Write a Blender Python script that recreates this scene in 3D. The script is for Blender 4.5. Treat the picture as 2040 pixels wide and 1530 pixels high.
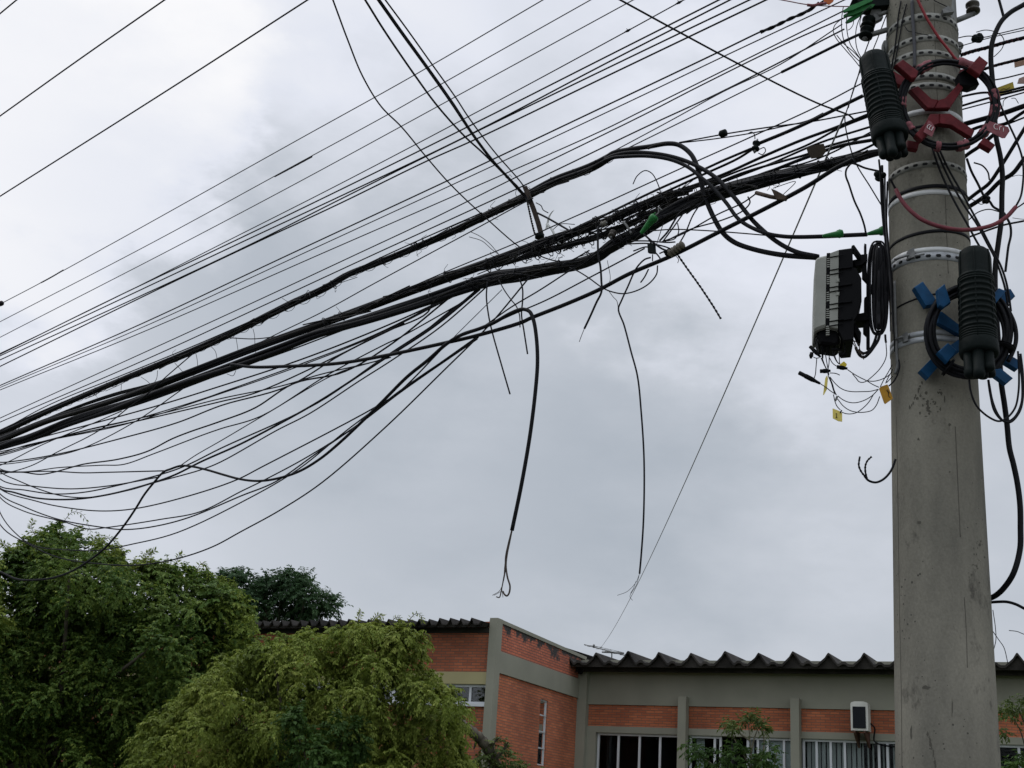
import bpy, math, random
import numpy as np
from mathutils import Vector, Matrix, noise
random.seed(7); rng = np.random.default_rng(7)
for o in list(bpy.data.objects): bpy.data.objects.remove(o)
S = bpy.context.scene; COL = S.collection
# ------------------------------------------------------------------ camera
F_PX, PITCH, ROLL, PHI = 2579.5, math.radians(19.163), math.radians(3.77), math.radians(25.53)
CAM = np.array([0, 0, 1.6])
_fw = np.array([0, math.cos(PITCH), math.sin(PITCH)]); _r0 = np.array([1., 0, 0]); _u0 = np.array([0, -math.sin(PITCH), math.cos(PITCH)])
RT = math.cos(ROLL) * _r0 + math.sin(ROLL) * _u0; UP = -math.sin(ROLL) * _r0 + math.cos(ROLL) * _u0
cd = bpy.data.cameras.new('camera'); cam = bpy.data.objects.new('camera', cd); COL.objects.link(cam)
cam.matrix_world = Matrix(((RT[0], UP[0], -_fw[0], CAM[0]), (RT[1], UP[1], -_fw[1], CAM[1]), (RT[2], UP[2], -_fw[2], CAM[2]), (0, 0, 0, 1)))
cd.sensor_width = 36; cd.lens = 36 * F_PX / 2040; cd.clip_start = .05; cd.clip_end = 5000
S.camera = cam
def ray(px, py): return _fw + RT * ((px - 1020) / F_PX) + UP * ((765 - py) / F_PX)
def at(px, py, depth): return CAM + ray(px, py) * depth
# ------------------------------------------------------------------ overcast sky, soft sun
S.view_settings.view_transform = 'Standard'; S.view_settings.look = 'None'; S.view_settings.gamma = 1
S.view_settings.exposure = 0
W = bpy.data.worlds.new('World'); S.world = W; W.use_nodes = True
nt = W.node_tree; nt.nodes.clear()
def nd(t, **k):
    n = nt.nodes.new(t)
    for a, v in k.items(): setattr(n, a, v)
    return n
def ln(a, b): nt.links.new(a, b)
SUN_EL, SUN_AZ = math.radians(58), math.radians(-50)      # azimuth from +Y, negative = left
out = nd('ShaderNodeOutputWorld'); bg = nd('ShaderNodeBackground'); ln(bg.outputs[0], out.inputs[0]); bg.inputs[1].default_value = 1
tc = nd('ShaderNodeTexCoord')
nrm = nd('ShaderNodeVectorMath', operation='NORMALIZE'); ln(tc.outputs['Generated'], nrm.inputs[0])
nz = nd('ShaderNodeTexNoise'); nz.inputs['Scale'].default_value = 5.5; nz.inputs['Detail'].default_value = 9; nz.inputs['Roughness'].default_value = .56
mp = nd('ShaderNodeMapping'); mp.inputs['Scale'].default_value = (1, 1, 1.9); mp.inputs['Location'].default_value = (.35, .2, .1)
ln(nrm.outputs[0], mp.inputs[0]); ln(mp.outputs[0], nz.inputs['Vector'])
# warped direction: the cloud edges follow the noise
wsub = nd('ShaderNodeVectorMath', operation='SUBTRACT'); ln(nz.outputs['Color'], wsub.inputs[0]); wsub.inputs[1].default_value = (.5, .5, .5)
wsc = nd('ShaderNodeVectorMath', operation='SCALE'); ln(wsub.outputs[0], wsc.inputs[0]); wsc.inputs['Scale'].default_value = .30
wad = nd('ShaderNodeVectorMath', operation='ADD'); ln(nrm.outputs[0], wad.inputs[0]); ln(wsc.outputs[0], wad.inputs[1])
wn = nd('ShaderNodeVectorMath', operation='NORMALIZE'); ln(wad.outputs[0], wn.inputs[0])
acc = None
def blob(px, py, r_in, r_out, amp):
    """a lighter or darker bank of cloud in one part of the sky"""
    global acc
    d = ray(px, py); d = d / np.linalg.norm(d)
    dt = nd('ShaderNodeVectorMath', operation='DOT_PRODUCT'); ln(wn.outputs[0], dt.inputs[0]); dt.inputs[1].default_value = tuple(d)
    mr = nd('ShaderNodeMapRange', interpolation_type='SMOOTHERSTEP'); ln(dt.outputs['Value'], mr.inputs[0])
    mr.inputs[1].default_value = math.cos(math.radians(r_out)); mr.inputs[2].default_value = math.cos(math.radians(r_in))
    mr.inputs[3].default_value = 0; mr.inputs[4].default_value = amp
    if acc is None: acc = mr.outputs[0]
    else:
        a = nd('ShaderNodeMath', operation='ADD'); ln(acc, a.inputs[0]); ln(mr.outputs[0], a.inputs[1]); acc = a.outputs[0]
blob(-60, 130, 8.2, 13.0, .27)
blob(520, 450, 1, 13, -.08)
blob(-900, -900, 8, 40, .14)
blob(560, -60, 2, 12, .10)
blob(1250, -200, 6, 24, .15)
blob(1650, 420, 3, 12, .12)
blob(950, 760, 3, 17, -.07)
blob(1350, 1000, 2, 10, -.05)
blob(200, 1000, 2, 14, .07)
mn = nd('ShaderNodeMath', operation='MULTIPLY_ADD'); ln(nz.outputs['Fac'], mn.inputs[0]); mn.inputs[1].default_value = .30; mn.inputs[2].default_value = .40
ad = nd('ShaderNodeMath', operation='ADD'); ln(mn.outputs[0], ad.inputs[0]); ln(acc, ad.inputs[1])
rmp = nd('ShaderNodeValToRGB'); e = rmp.color_ramp.elements
e[0].position = .40; e[0].color = (.43, .475, .535, 1); e[1].position = 1.0; e[1].color = (.98, .98, 1.0, 1)
x = rmp.color_ramp.elements.new(.58); x.color = (.575, .612, .675, 1)
x = rmp.color_ramp.elements.new(.76); x.color = (.79, .82, .905, 1)
ln(ad.outputs[0], rmp.inputs[0])
sky = nd('ShaderNodeTexSky', sky_type='NISHITA'); sky.sun_disc = False; sky.sun_elevation = SUN_EL; sky.sun_rotation = SUN_AZ; sky.dust_density = 3
ssc = nd('ShaderNodeVectorMath', operation='SCALE'); ln(sky.outputs[0], ssc.inputs[0]); ssc.inputs['Scale'].default_value = .08
mx = nd('ShaderNodeMixRGB'); mx.inputs[0].default_value = .95; ln(ssc.outputs[0], mx.inputs[1]); ln(rmp.outputs[0], mx.inputs[2]); ln(mx.outputs[0], bg.inputs[0])
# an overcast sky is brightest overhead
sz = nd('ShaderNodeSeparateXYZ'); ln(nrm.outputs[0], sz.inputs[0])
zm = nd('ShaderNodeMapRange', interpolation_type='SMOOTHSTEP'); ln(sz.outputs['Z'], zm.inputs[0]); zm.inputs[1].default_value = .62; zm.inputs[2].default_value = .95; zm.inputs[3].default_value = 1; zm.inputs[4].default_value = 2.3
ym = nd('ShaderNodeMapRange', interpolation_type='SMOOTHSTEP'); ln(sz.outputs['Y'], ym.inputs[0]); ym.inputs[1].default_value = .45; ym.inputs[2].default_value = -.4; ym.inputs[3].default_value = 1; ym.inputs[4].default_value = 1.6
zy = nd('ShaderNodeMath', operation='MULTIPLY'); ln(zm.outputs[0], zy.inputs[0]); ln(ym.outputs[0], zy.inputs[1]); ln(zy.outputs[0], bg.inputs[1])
sl = bpy.data.lights.new('sun', 'SUN'); sl.energy = .6; sl.angle = math.radians(20); sl.color = (1, .97, .92)
so = bpy.data.objects.new('sun', sl); COL.objects.link(so)
sd = Vector((math.sin(SUN_AZ) * math.cos(SUN_EL), math.cos(SUN_AZ) * math.cos(SUN_EL), math.sin(SUN_EL)))
so.rotation_euler = sd.to_track_quat('Z', 'Y').to_euler(); so.location = (0, 0, 30)
# ------------------------------------------------------------------ materials
def mat(name, col, rough=.6, metal=0, noise_amt=0, nscale=20, spec=.22, col2=None, bump=0, bscale=60, vec='Object', stretch=(1, 1, 1)):
    m = bpy.data.materials.new(name); m.use_nodes = True; t = m.node_tree; b = t.nodes['Principled BSDF']
    b.inputs['Base Color'].default_value = (*col, 1); b.inputs['Roughness'].default_value = rough; b.inputs['Metallic'].default_value = metal
    b.inputs['Specular IOR Level'].default_value = spec
    c = t.nodes.new('ShaderNodeTexCoord'); mpn = t.nodes.new('ShaderNodeMapping'); mpn.inputs['Scale'].default_value = stretch
    t.links.new(c.outputs[vec], mpn.inputs[0])
    if noise_amt:
        n = t.nodes.new('ShaderNodeTexNoise'); n.inputs['Scale'].default_value = nscale; n.inputs['Detail'].default_value = 6
        t.links.new(mpn.outputs[0], n.inputs['Vector'])
        r = t.nodes.new('ShaderNodeValToRGB'); r.color_ramp.elements[0].position = .3; r.color_ramp.elements[1].position = .7
        lo = col2 or tuple(v * (1 - noise_amt) for v in col)
        r.color_ramp.elements[0].color = (*lo, 1); r.color_ramp.elements[1].color = (*[min(1, v * (1 + noise_amt * .5)) for v in col], 1)
        t.links.new(n.outputs['Fac'], r.inputs[0]); t.links.new(r.outputs[0], b.inputs['Base Color'])
    if bump:
        n2 = t.nodes.new('ShaderNodeTexNoise'); n2.inputs['Scale'].default_value = bscale; n2.inputs['Detail'].default_value = 4
        t.links.new(mpn.outputs[0], n2.inputs['Vector'])
        bp = t.nodes.new('ShaderNodeBump'); bp.inputs['Strength'].default_value = bump; bp.inputs['Distance'].default_value = .01
        t.links.new(n2.outputs['Fac'], bp.inputs['Height']); t.links.new(bp.outputs[0], b.inputs['Normal'])
    return m
M_CABLE = mat('black_cable', (.0050, .0050, .0066), .65, noise_amt=.3, nscale=9, spec=.14)
M_WIRE = mat('dark_wire', (.0065, .0065, .009), .65, spec=.14)
M_GREYW = mat('grey_wire', (.045, .045, .05), .6, spec=.3)
M_DUSTY = mat('dusty_cable', (.014, .0125, .011), .85, spec=.2, noise_amt=.5, nscale=30)
M_COPPER = mat('bare_strand', (.065, .05, .04), .7, .2, .4, 60)
M_STEEL = mat('galvanised_steel', (.36, .37, .38), .55, .35, .25, 30)
M_DULL = mat('dull_steel', (.17, .17, .165), .65, .3, .3, 30)
M_BRIGHT = mat('bright_strap', (.52, .52, .51), .5, .1, .1, 30)
M_HOLE = mat('slot_dark', (.015, .015, .015), .9)
M_RED = mat('red_painted_plastic', (.115, .011, .015), .65, spec=.18, noise_amt=.3, nscale=25, bump=.2)
M_PINK = mat('faded_red_tape', (.21, .072, .082), .8, noise_amt=.35, nscale=30)
M_TUBE = mat('red_brown_tube', (.16, .035, .045), .6, noise_amt=.3, nscale=30)
M_BLUE = mat('blue_plastic', (.004, .050, .125), .6, spec=.18, noise_amt=.3, nscale=25)
M_CLOS = mat('green_black_plastic', (.0040, .0070, .0062), .6, spec=.08, noise_amt=.3, nscale=12, bump=.15)
M_GREEN = mat('green_plastic', (.018, .16, .035), .5, noise_amt=.3, nscale=30)
M_BOXG = mat('grey_plastic', (.25, .25, .22), .6, noise_amt=.12, nscale=14)
M_BOXB = mat('black_plastic', (.0042, .0042, .0048), .65, spec=.08)
M_YEL = mat('pale_yellow_plastic', (.62, .50, .12), .55, noise_amt=.15, nscale=20)
M_YEL2 = mat('amber_plastic', (.40, .20, .012), .5, noise_amt=.25, nscale=20)
M_YELB = mat('brown_plastic_tag', (.022, .013, .004), .6, noise_amt=.3, nscale=20)
M_ORANGE = mat('orange_plastic', (.42, .10, .02), .55, noise_amt=.2)
M_PORC = mat('porcelain_brown', (.055, .047, .038), .4, noise_amt=.3)
M_WHITEP = mat('white_plastic', (.62, .62, .60), .5)
M_INK = mat('white_ink', (.75, .72, .70), .7)
M_INKD = mat('dark_ink', (.05, .035, .02), .7)
M_GPAINT = mat('grey_green_paint', (.235, .228, .180), .85, noise_amt=.14, nscale=.9, bump=.15, bscale=30)
M_BEIGE = mat('olive_beige_paint', (.33, .29, .155), .85, noise_amt=.08, nscale=1.5)
M_ROOF = mat('weathered_fibre_cement', (.036, .032, .028), .95, noise_amt=.7, nscale=1.6, bump=.4, bscale=14)
M_FRAME = mat('aluminium_frame', (.50, .51, .52), .45, .2)
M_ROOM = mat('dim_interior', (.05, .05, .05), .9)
M_BLIND = mat('pale_blind', (.55, .55, .53), .8)
M_CURT = mat('pale_curtain', (.62, .64, .63), .85)
M_ACW = mat('off_white_case', (.50, .49, .44), .6, noise_amt=.15, nscale=4)
M_ACG = mat('dark_grille', (.014, .015, .018), .7, spec=.1)
M_BARK = mat('bark', (.10, .085, .065), .95, noise_amt=.6, nscale=7, bump=.8, bscale=18)
M_GRASS = mat('grass_ground', (.06, .08, .03), .95, noise_amt=.4, nscale=.5)
M_ASPH = mat('asphalt', (.055, .055, .055), .9, noise_amt=.3, nscale=3)
M_PAVE = mat('pavement_concrete', (.25, .24, .22), .9, noise_amt=.2, nscale=2)
def mat_glass():
    m = bpy.data.materials.new('window_glass'); m.use_nodes = True; t = m.node_tree; t.nodes.clear()
    o = t.nodes.new('ShaderNodeOutputMaterial'); mx = t.nodes.new('ShaderNodeMixShader'); fr = t.nodes.new('ShaderNodeFresnel'); fr.inputs[0].default_value = 1.5
    tr = t.nodes.new('ShaderNodeBsdfTransparent'); tr.inputs[0].default_value = (.75, .78, .78, 1); gl = t.nodes.new('ShaderNodeBsdfGlossy'); gl.inputs['Roughness'].default_value = .02
    gl.inputs['Color'].default_value = (.9, .9, .9, 1)
    t.links.new(fr.outputs[0], mx.inputs[0]); t.links.new(tr.outputs[0], mx.inputs[1]); t.links.new(gl.outputs[0], mx.inputs[2]); t.links.new(mx.outputs[0], o.inputs[0])
    return m
M_GLASS = mat_glass(); M_GLASS2 = mat_glass(); M_GLASS2.name = 'dusty_window_glass'; M_GLASS2.node_tree.nodes['Fresnel'].inputs[0].default_value = 1.16
def mat_brick(name, c1, c2, mortar, stain=.0):
    m = bpy.data.materials.new(name); m.use_nodes = True; t = m.node_tree; b = t.nodes['Principled BSDF']; b.inputs['Roughness'].default_value = .9
    c = t.nodes.new('ShaderNodeTexCoord'); br = t.nodes.new('ShaderNodeTexBrick')
    br.inputs['Scale'].default_value = 1; br.inputs['Brick Width'].default_value = .22; br.inputs['Row Height'].default_value = .062
    br.inputs['Mortar Size'].default_value = .009; br.inputs['Mortar Smooth'].default_value = .3; br.inputs['Bias'].default_value = -.1
    br.inputs['Color1'].default_value = (*c1, 1); br.inputs['Color2'].default_value = (*c2, 1); br.inputs['Mortar'].default_value = (*mortar, 1)
    wob = t.nodes.new('ShaderNodeTexNoise'); wob.inputs['Scale'].default_value = 2.5
    mxv = t.nodes.new('ShaderNodeMixRGB'); mxv.blend_type = 'ADD'; mxv.inputs[0].default_value = .012
    t.links.new(c.outputs['UV'], wob.inputs['Vector']); t.links.new(c.outputs['UV'], mxv.inputs[1]); t.links.new(wob.outputs['Color'], mxv.inputs[2])
    t.links.new(mxv.outputs[0], br.inputs['Vector'])
    n = t.nodes.new('ShaderNodeTexNoise'); n.inputs['Scale'].default_value = .8; n.inputs['Detail'].default_value = 7; t.links.new(c.outputs['UV'], n.inputs['Vector'])
    r = t.nodes.new('ShaderNodeValToRGB'); r.color_ramp.elements[0].position = .3; r.color_ramp.elements[1].position = .75
    r.color_ramp.elements[0].color = (.55, .52, .50, 1); r.color_ramp.elements[1].color = (1.2, 1.22, 1.25, 1); t.links.new(n.outputs['Fac'], r.inputs[0])
    mu = t.nodes.new('ShaderNodeMixRGB'); mu.blend_type = 'MULTIPLY'; mu.inputs[0].default_value = .8
    t.links.new(br.outputs['Color'], mu.inputs[1]); t.links.new(r.outputs[0], mu.inputs[2]); last = mu.outputs[0]
    if stain:                                                   # black mould growing down from the coping: V = height below the top, stored in the second UV
        uv2 = t.nodes.new('ShaderNodeUVMap'); uv2.uv_map = 'top'; sx = t.nodes.new('ShaderNodeSeparateXYZ'); t.links.new(uv2.outputs[0], sx.inputs[0])
        n3 = t.nodes.new('ShaderNodeTexNoise'); n3.inputs['Scale'].default_value = 3.2; n3.inputs['Detail'].default_value = 5; n3.inputs['Roughness'].default_value = .7; t.links.new(c.outputs['UV'], n3.inputs['Vector'])
        ma = t.nodes.new('ShaderNodeMath'); ma.operation = 'MULTIPLY_ADD'; t.links.new(sx.outputs['Y'], ma.inputs[0]); ma.inputs[1].default_value = -.55; t.links.new(n3.outputs['Fac'], ma.inputs[2])
        rr = t.nodes.new('ShaderNodeValToRGB'); rr.color_ramp.elements[0].position = .385; rr.color_ramp.elements[1].position = .455; t.links.new(ma.outputs[0], rr.inputs[0])
        m3 = t.nodes.new('ShaderNodeMixRGB'); t.links.new(rr.outputs[0], m3.inputs[0]); t.links.new(last, m3.inputs[1]); m3.inputs[2].default_value = (.035, .03, .027, 1); last = m3.outputs[0]
    t.links.new(last, b.inputs['Base Color'])
    bp = t.nodes.new('ShaderNodeBump'); bp.inputs['Strength'].default_value = .6; bp.inputs['Distance'].default_value = .01; bp.invert = True
    t.links.new(br.outputs['Fac'], bp.inputs['Height']); t.links.new(bp.outputs[0], b.inputs['Normal'])
    return m
M_BRICK = mat_brick('red_brick', (.50, .148, .062), (.34, .092, .042), (.20, .105, .066))
M_BRICKG = mat_brick('red_brick_mould', (.50, .138, .068), (.36, .094, .048), (.15, .07, .054), 1)
M_BRICKL = mat_brick('brown_brick', (.40, .115, .050), (.27, .076, .036), (.15, .085, .056))
def mat_pole():
    m = mat('weathered_concrete', (.240, .222, .178), .9, noise_amt=.12, nscale=3.0, bump=.4, bscale=55, col2=(.122, .115, .095), stretch=(1.6, 1.6, .5))
    t = m.node_tree; b = t.nodes['Principled BSDF']; base = b.inputs['Base Color'].links[0].from_socket
    c = t.nodes.new('ShaderNodeTexCoord')
    n = t.nodes.new('ShaderNodeTexNoise'); n.inputs['Scale'].default_value = 4.6; n.inputs['Detail'].default_value = 8; n.inputs['Roughness'].default_value = .72
    mpn = t.nodes.new('ShaderNodeMapping'); mpn.inputs['Scale'].default_value = (1, 1, .62); mpn.inputs['Location'].default_value = (3.1, 1.7, .45)
    t.links.new(c.outputs['Object'], mpn.inputs[0]); t.links.new(mpn.outputs[0], n.inputs['Vector'])
    r = t.nodes.new('ShaderNodeValToRGB'); r.color_ramp.elements[0].position = .59; r.color_ramp.elements[1].position = .70; t.links.new(n.outputs['Fac'], r.inputs[0])
    mx = t.nodes.new('ShaderNodeMixRGB'); t.links.new(r.outputs[0], mx.inputs[0]); t.links.new(base, mx.inputs[1]); mx.inputs[2].default_value = (.055, .05, .042, 1)
    n2 = t.nodes.new('ShaderNodeTexNoise'); n2.inputs['Scale'].default_value = 110; n2.inputs['Detail'].default_value = 3; t.links.new(c.outputs['Object'], n2.inputs['Vector'])
    r2 = t.nodes.new('ShaderNodeValToRGB'); r2.color_ramp.elements[0].position = .25; r2.color_ramp.elements[1].position = .8; r2.color_ramp.elements[0].color = (.72, .72, .72, 1); t.links.new(n2.outputs['Fac'], r2.inputs[0])
    m2 = t.nodes.new('ShaderNodeMixRGB'); m2.blend_type = 'MULTIPLY'; m2.inputs[0].default_value = .8; t.links.new(mx.outputs[0], m2.inputs[1]); t.links.new(r2.outputs[0], m2.inputs[2])
    vo = t.nodes.new('ShaderNodeTexVoronoi'); vo.inputs['Scale'].default_value = 42; t.links.new(c.outputs['Object'], vo.inputs['Vector'])
    n4 = t.nodes.new('ShaderNodeTexNoise'); n4.inputs['Scale'].default_value = 3.1; t.links.new(c.outputs['Object'], n4.inputs['Vector'])
    th = t.nodes.new('ShaderNodeMath'); th.operation = 'MULTIPLY_ADD'; t.links.new(n4.outputs['Fac'], th.inputs[0]); th.inputs[1].default_value = .75; th.inputs[2].default_value = -.30
    lt = t.nodes.new('ShaderNodeMath'); lt.operation = 'LESS_THAN'; t.links.new(vo.outputs['Distance'], lt.inputs[0]); t.links.new(th.outputs[0], lt.inputs[1])
    m4 = t.nodes.new('ShaderNodeMixRGB'); t.links.new(lt.outputs[0], m4.inputs[0]); t.links.new(m2.outputs[0], m4.inputs[1]); m4.inputs[2].default_value = (.06, .055, .046, 1)
    t.links.new(m4.outputs[0], b.inputs['Base Color'])
    return m
M_POLE = mat_pole()
def mat_leaf(name, cols, scale=1.4):
    m = bpy.data.materials.new(name); m.use_nodes = True; t = m.node_tree; t.nodes.clear()
    o = t.nodes.new('ShaderNodeOutputMaterial'); g = t.nodes.new('ShaderNodeNewGeometry'); c = t.nodes.new('ShaderNodeTexCoord')
    n = t.nodes.new('ShaderNodeTexNoise'); n.inputs['Scale'].default_value = scale; n.inputs['Detail'].default_value = 3; t.links.new(c.outputs['Object'], n.inputs['Vector'])
    a = t.nodes.new('ShaderNodeMath'); a.operation = 'MULTIPLY_ADD'; t.links.new(g.outputs['Random Per Island'], a.inputs[0]); a.inputs[1].default_value = .42
    s = t.nodes.new('ShaderNodeMath'); s.operation = 'MULTIPLY_ADD'; t.links.new(n.outputs['Fac'], s.inputs[0]); s.inputs[1].default_value = 1.5; s.inputs[2].default_value = -.46
    t.links.new(s.outputs[0], a.inputs[2])
    r = t.nodes.new('ShaderNodeValToRGB'); el = r.color_ramp.elements; el[0].color = (*cols[0], 1); el[1].color = (*cols[2], 1); mm = el.new(.5); mm.color = (*cols[1], 1)
    t.links.new(a.outputs[0], r.inputs[0])
    d = t.nodes.new('ShaderNodeBsdfPrincipled'); d.inputs['Roughness'].default_value = .6; d.inputs['Specular IOR Level'].default_value = .16
    tl = t.nodes.new('ShaderNodeBsdfTranslucent'); mx = t.nodes.new('ShaderNodeMixShader'); mx.inputs[0].default_value = .36
    t.links.new(r.outputs[0], d.inputs['Base Color']); t.links.new(r.outputs[0], tl.inputs[0]); t.links.new(d.outputs[0], mx.inputs[1]); t.links.new(tl.outputs[0], mx.inputs[2]); t.links.new(mx.outputs[0], o.inputs[0])
    return m
# ------------------------------------------------------------------ object helpers
def tag(o, label=None, cat=None, group=None, kind=None):
    if label: o['label'] = label
    if cat: o['category'] = cat
    if group: o['group'] = group
    if kind: o['kind'] = kind
    return o
def empty(name, loc, label, cat, group=None):
    o = bpy.data.objects.new(name, None); o.empty_display_size = .05; COL.objects.link(o); o.location = Vector(loc); o['_w'] = 1; del o['_w']
    return tag(o, label, cat, group)
ORIG = {}
class G:
    """collects world-space geometry for ONE mesh object"""
    def __init__(s): s.v = []; s.f = []; s.m = []; s.sm = []; s.uv = {}
    def add(s, vs, fs, mi=0, smooth=True):
        b = len(s.v); s.v.extend(tuple(map(float, p)) for p in vs)
        for f in fs: s.f.append(tuple(b + i for i in f)); s.m.append(mi); s.sm.append(smooth)
        return b
    def tube(s, P, r, seg=7, mi=0, caps=True):
        P = np.asarray(P, float); n = len(P); r = np.broadcast_to(np.asarray(r, float), (n,))
        T = np.gradient(P, axis=0); T /= np.maximum(np.linalg.norm(T, axis=1, keepdims=True), 1e-9)
        a = np.array([0, 0, 1.]) if abs(T[0][2]) < .9 else np.array([1., 0, 0])
        N = np.cross(T[0], a); N /= np.linalg.norm(N); vs = []
        for i in range(n):
            N = N - T[i] * N.dot(T[i]); N /= max(np.linalg.norm(N), 1e-9); B = np.cross(T[i], N)
            for k in range(seg):
                q = 2 * math.pi * k / seg; vs.append(P[i] + (N * math.cos(q) + B * math.sin(q)) * r[i])
        fs = [(i * seg + k, i * seg + (k + 1) % seg, (i + 1) * seg + (k + 1) % seg, (i + 1) * seg + k) for i in range(n - 1) for k in range(seg)]
        if caps: fs += [tuple(range(seg))[::-1], tuple((n - 1) * seg + k for k in range(seg))]
        s.add(vs, fs, mi); return s
    def lathe(s, Mx, prof, seg=28, mi=0, smooth=True):
        vs = []; n = len(prof)
        for (r, z) in prof:
            for k in range(seg):
                q = 2 * math.pi * k / seg; vs.append(Mx @ Vector((r * math.cos(q), r * math.sin(q), z)))
        fs = [(i * seg + k, i * seg + (k + 1) % seg, (i + 1) * seg + (k + 1) % seg, (i + 1) * seg + k) for i in range(n - 1) for k in range(seg)]
        fs += [tuple(range(seg))[::-1], tuple((n - 1) * seg + k for k in range(seg))]
        s.add(vs, fs, mi, smooth); return s
    def prism(s, poly, d, mi=0, bev=.0):
        """polygon of world points extruded by the vector d"""
        poly = [np.asarray(p, float) for p in poly]; d = np.asarray(d, float); n = len(poly)
        c = sum(poly) / n
        if bev:
            L = np.linalg.norm(d); u = d / L; rings = []
            for off, sh in ((0, bev), (bev, 0), (L - bev, 0), (L, bev)):
                rings.append([p + (c - p) / max(np.linalg.norm(c - p), 1e-6) * sh + u * off for p in poly])
        else: rings = [poly, [p + d for p in poly]]
        vs = [p for r in rings for p in r]; k = len(rings)
        fs = [tuple(range(n))[::-1], tuple((k - 1) * n + i for i in range(n))]
        fs += [(j * n + i, j * n + (i + 1) % n, (j + 1) * n + (i + 1) % n, (j + 1) * n + i) for j in range(k - 1) for i in range(n)]
        s.add(vs, fs, mi, False); return s
    def build(s, name, mats, parent=None, origin=None):
        me = bpy.data.meshes.new(name); V = np.array(s.v)
        if parent is not None:
            o3 = np.array(ORIG[parent.name])
        else:
            o3 = np.array(origin) if origin is not None else np.array([V[:, 0].mean(), V[:, 1].mean(), V[:, 2].min()])
        me.from_pydata([tuple(p) for p in V - o3], [], s.f)
        mats = mats if isinstance(mats, (list, tuple)) else [mats]
        for m in mats: me.materials.append(m)
        me.polygons.foreach_set('material_index', s.m); me.polygons.foreach_set('use_smooth', s.sm)
        for un, fn in s.uv.items():
            L = me.uv_layers.new(name=un)
            for p in me.polygons:
                for li in p.loop_indices: L.data[li].uv = fn(s.v[me.loops[li].vertex_index], p.normal)
        me.update(); o = bpy.data.objects.new(name, me); COL.objects.link(o)
        if parent is not None:
            o.parent = parent; base = np.array(ORIG[parent.name])
        else: o.location = Vector(o3)
        ORIG[o.name] = tuple(o3)
        return o
def root(name, loc, label, cat, group=None):
    o = empty(name, loc, label, cat, group); ORIG[o.name] = tuple(map(float, loc)); return o
def spline(P, step=None, n=None):
    """centripetal-ish Catmull-Rom through 3-D points"""
    P = np.asarray(P, float)
    if len(P) == 2:
        k = n or 6; return P[0] + (P[1] - P[0]) * np.linspace(0, 1, k)[:, None]
    Q = np.vstack([2 * P[0] - P[1], P, 2 * P[-1] - P[-2]]); out = []
    for i in range(1, len(Q) - 2):
        p0, p1, p2, p3 = Q[i - 1:i + 3]; t0 = 0; t1 = t0 + np.linalg.norm(p1 - p0) ** .5 + 1e-6; t2 = t1 + np.linalg.norm(p2 - p1) ** .5 + 1e-6; t3 = t2 + np.linalg.norm(p3 - p2) ** .5 + 1e-6
        k = n or 7
        for t in np.linspace(t1, t2, k, endpoint=False):
            A1 = (t1 - t) / (t1 - t0) * p0 + (t - t0) / (t1 - t0) * p1; A2 = (t2 - t) / (t2 - t1) * p1 + (t - t1) / (t2 - t1) * p2; A3 = (t3 - t) / (t3 - t2) * p2 + (t - t2) / (t3 - t2) * p3
            B1 = (t2 - t) / (t2 - t0) * A1 + (t - t0) / (t2 - t0) * A2; B2 = (t3 - t) / (t3 - t1) * A2 + (t - t1) / (t3 - t1) * A3
            out.append((t2 - t) / (t2 - t1) * B1 + (t - t1) / (t2 - t1) * B2)
    out.append(P[-1]); return np.array(out)
# ------------------------------------------------------------------ ground, road, pavement
def sheet(name, x0, x1, y0, y1, z, m):
    g = G(); g.add([(x0, y0, z), (x1, y0, z), (x1, y1, z), (x0, y1, z)], [(0, 1, 2, 3)], 0, False)
    return tag(g.build(name, m, origin=((x0 + x1) / 2, (y0 + y1) / 2, z)), kind='structure')
sheet('ground', -900, 900, -900, 900, 0, M_GRASS)
ANG = math.radians(48)                                   # the street and its wires run off to the left
WD = np.array([-math.sin(ANG), math.cos(ANG), 0]); WN = np.array([-math.cos(ANG), -math.sin(ANG), 0])
def strip(name, o0, o1, z0, z1, m):
    c = np.array([1.6, 4.8, 0]); a = c + WN * o0; b = c + WN * o1; g = G(); L = WD * 60
    g.prism([a - L, a + L, a + L + (b - a), a - L + (b - a)], (0, 0, z1 - z0)); g.v = [(x, y, z + z0) for x, y, z in g.v]
    return tag(g.build(name, m), kind='structure')
strip('road', 1.1, 9.0, -.3, .004, M_ASPH)
strip('pavement', -1.6, 1.1, -.3, .13, M_PAVE)
# ------------------------------------------------------------------ building
AV = np.array([math.cos(PHI), -math.sin(PHI), 0]); NV = np.array([-math.sin(PHI), -math.cos(PHI), 0]); GV = -NV; ZV = np.array([0, 0, 1.])
K0 = at(1157, 1335, 33.0); K0[2] = 0
def fac(px, py, out=0.0, org=K0, nv=NV, av=AV):
    r = ray(px, py); t = nv.dot(org + nv * out - CAM) / nv.dot(r); p = CAM + r * t; return (p - org).dot(av), p[2]
def fbox(g, s0, s1, z0, z1, o0, o1, mi=0, org=K0, av=AV, nv=NV):
    vs = [org + av * s + nv * o + ZV * z for s in (s0, s1) for z in (z0, z1) for o in (o0, o1)]
    g.add(vs, [(0, 1, 3, 2), (4, 6, 7, 5), (0, 4, 5, 1), (2, 3, 7, 6), (0, 2, 6, 4), (1, 5, 7, 3)], mi, False)
def brick_uv(org, av, nv):
    av = Vector(av); nv = Vector(nv); org = Vector(org)
    def f(v, n):
        p = Vector(v) - org
        return (p.dot(av), p.z) if abs(n.dot(av)) < .5 else (p.dot(nv), p.z)
    return f
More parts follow.
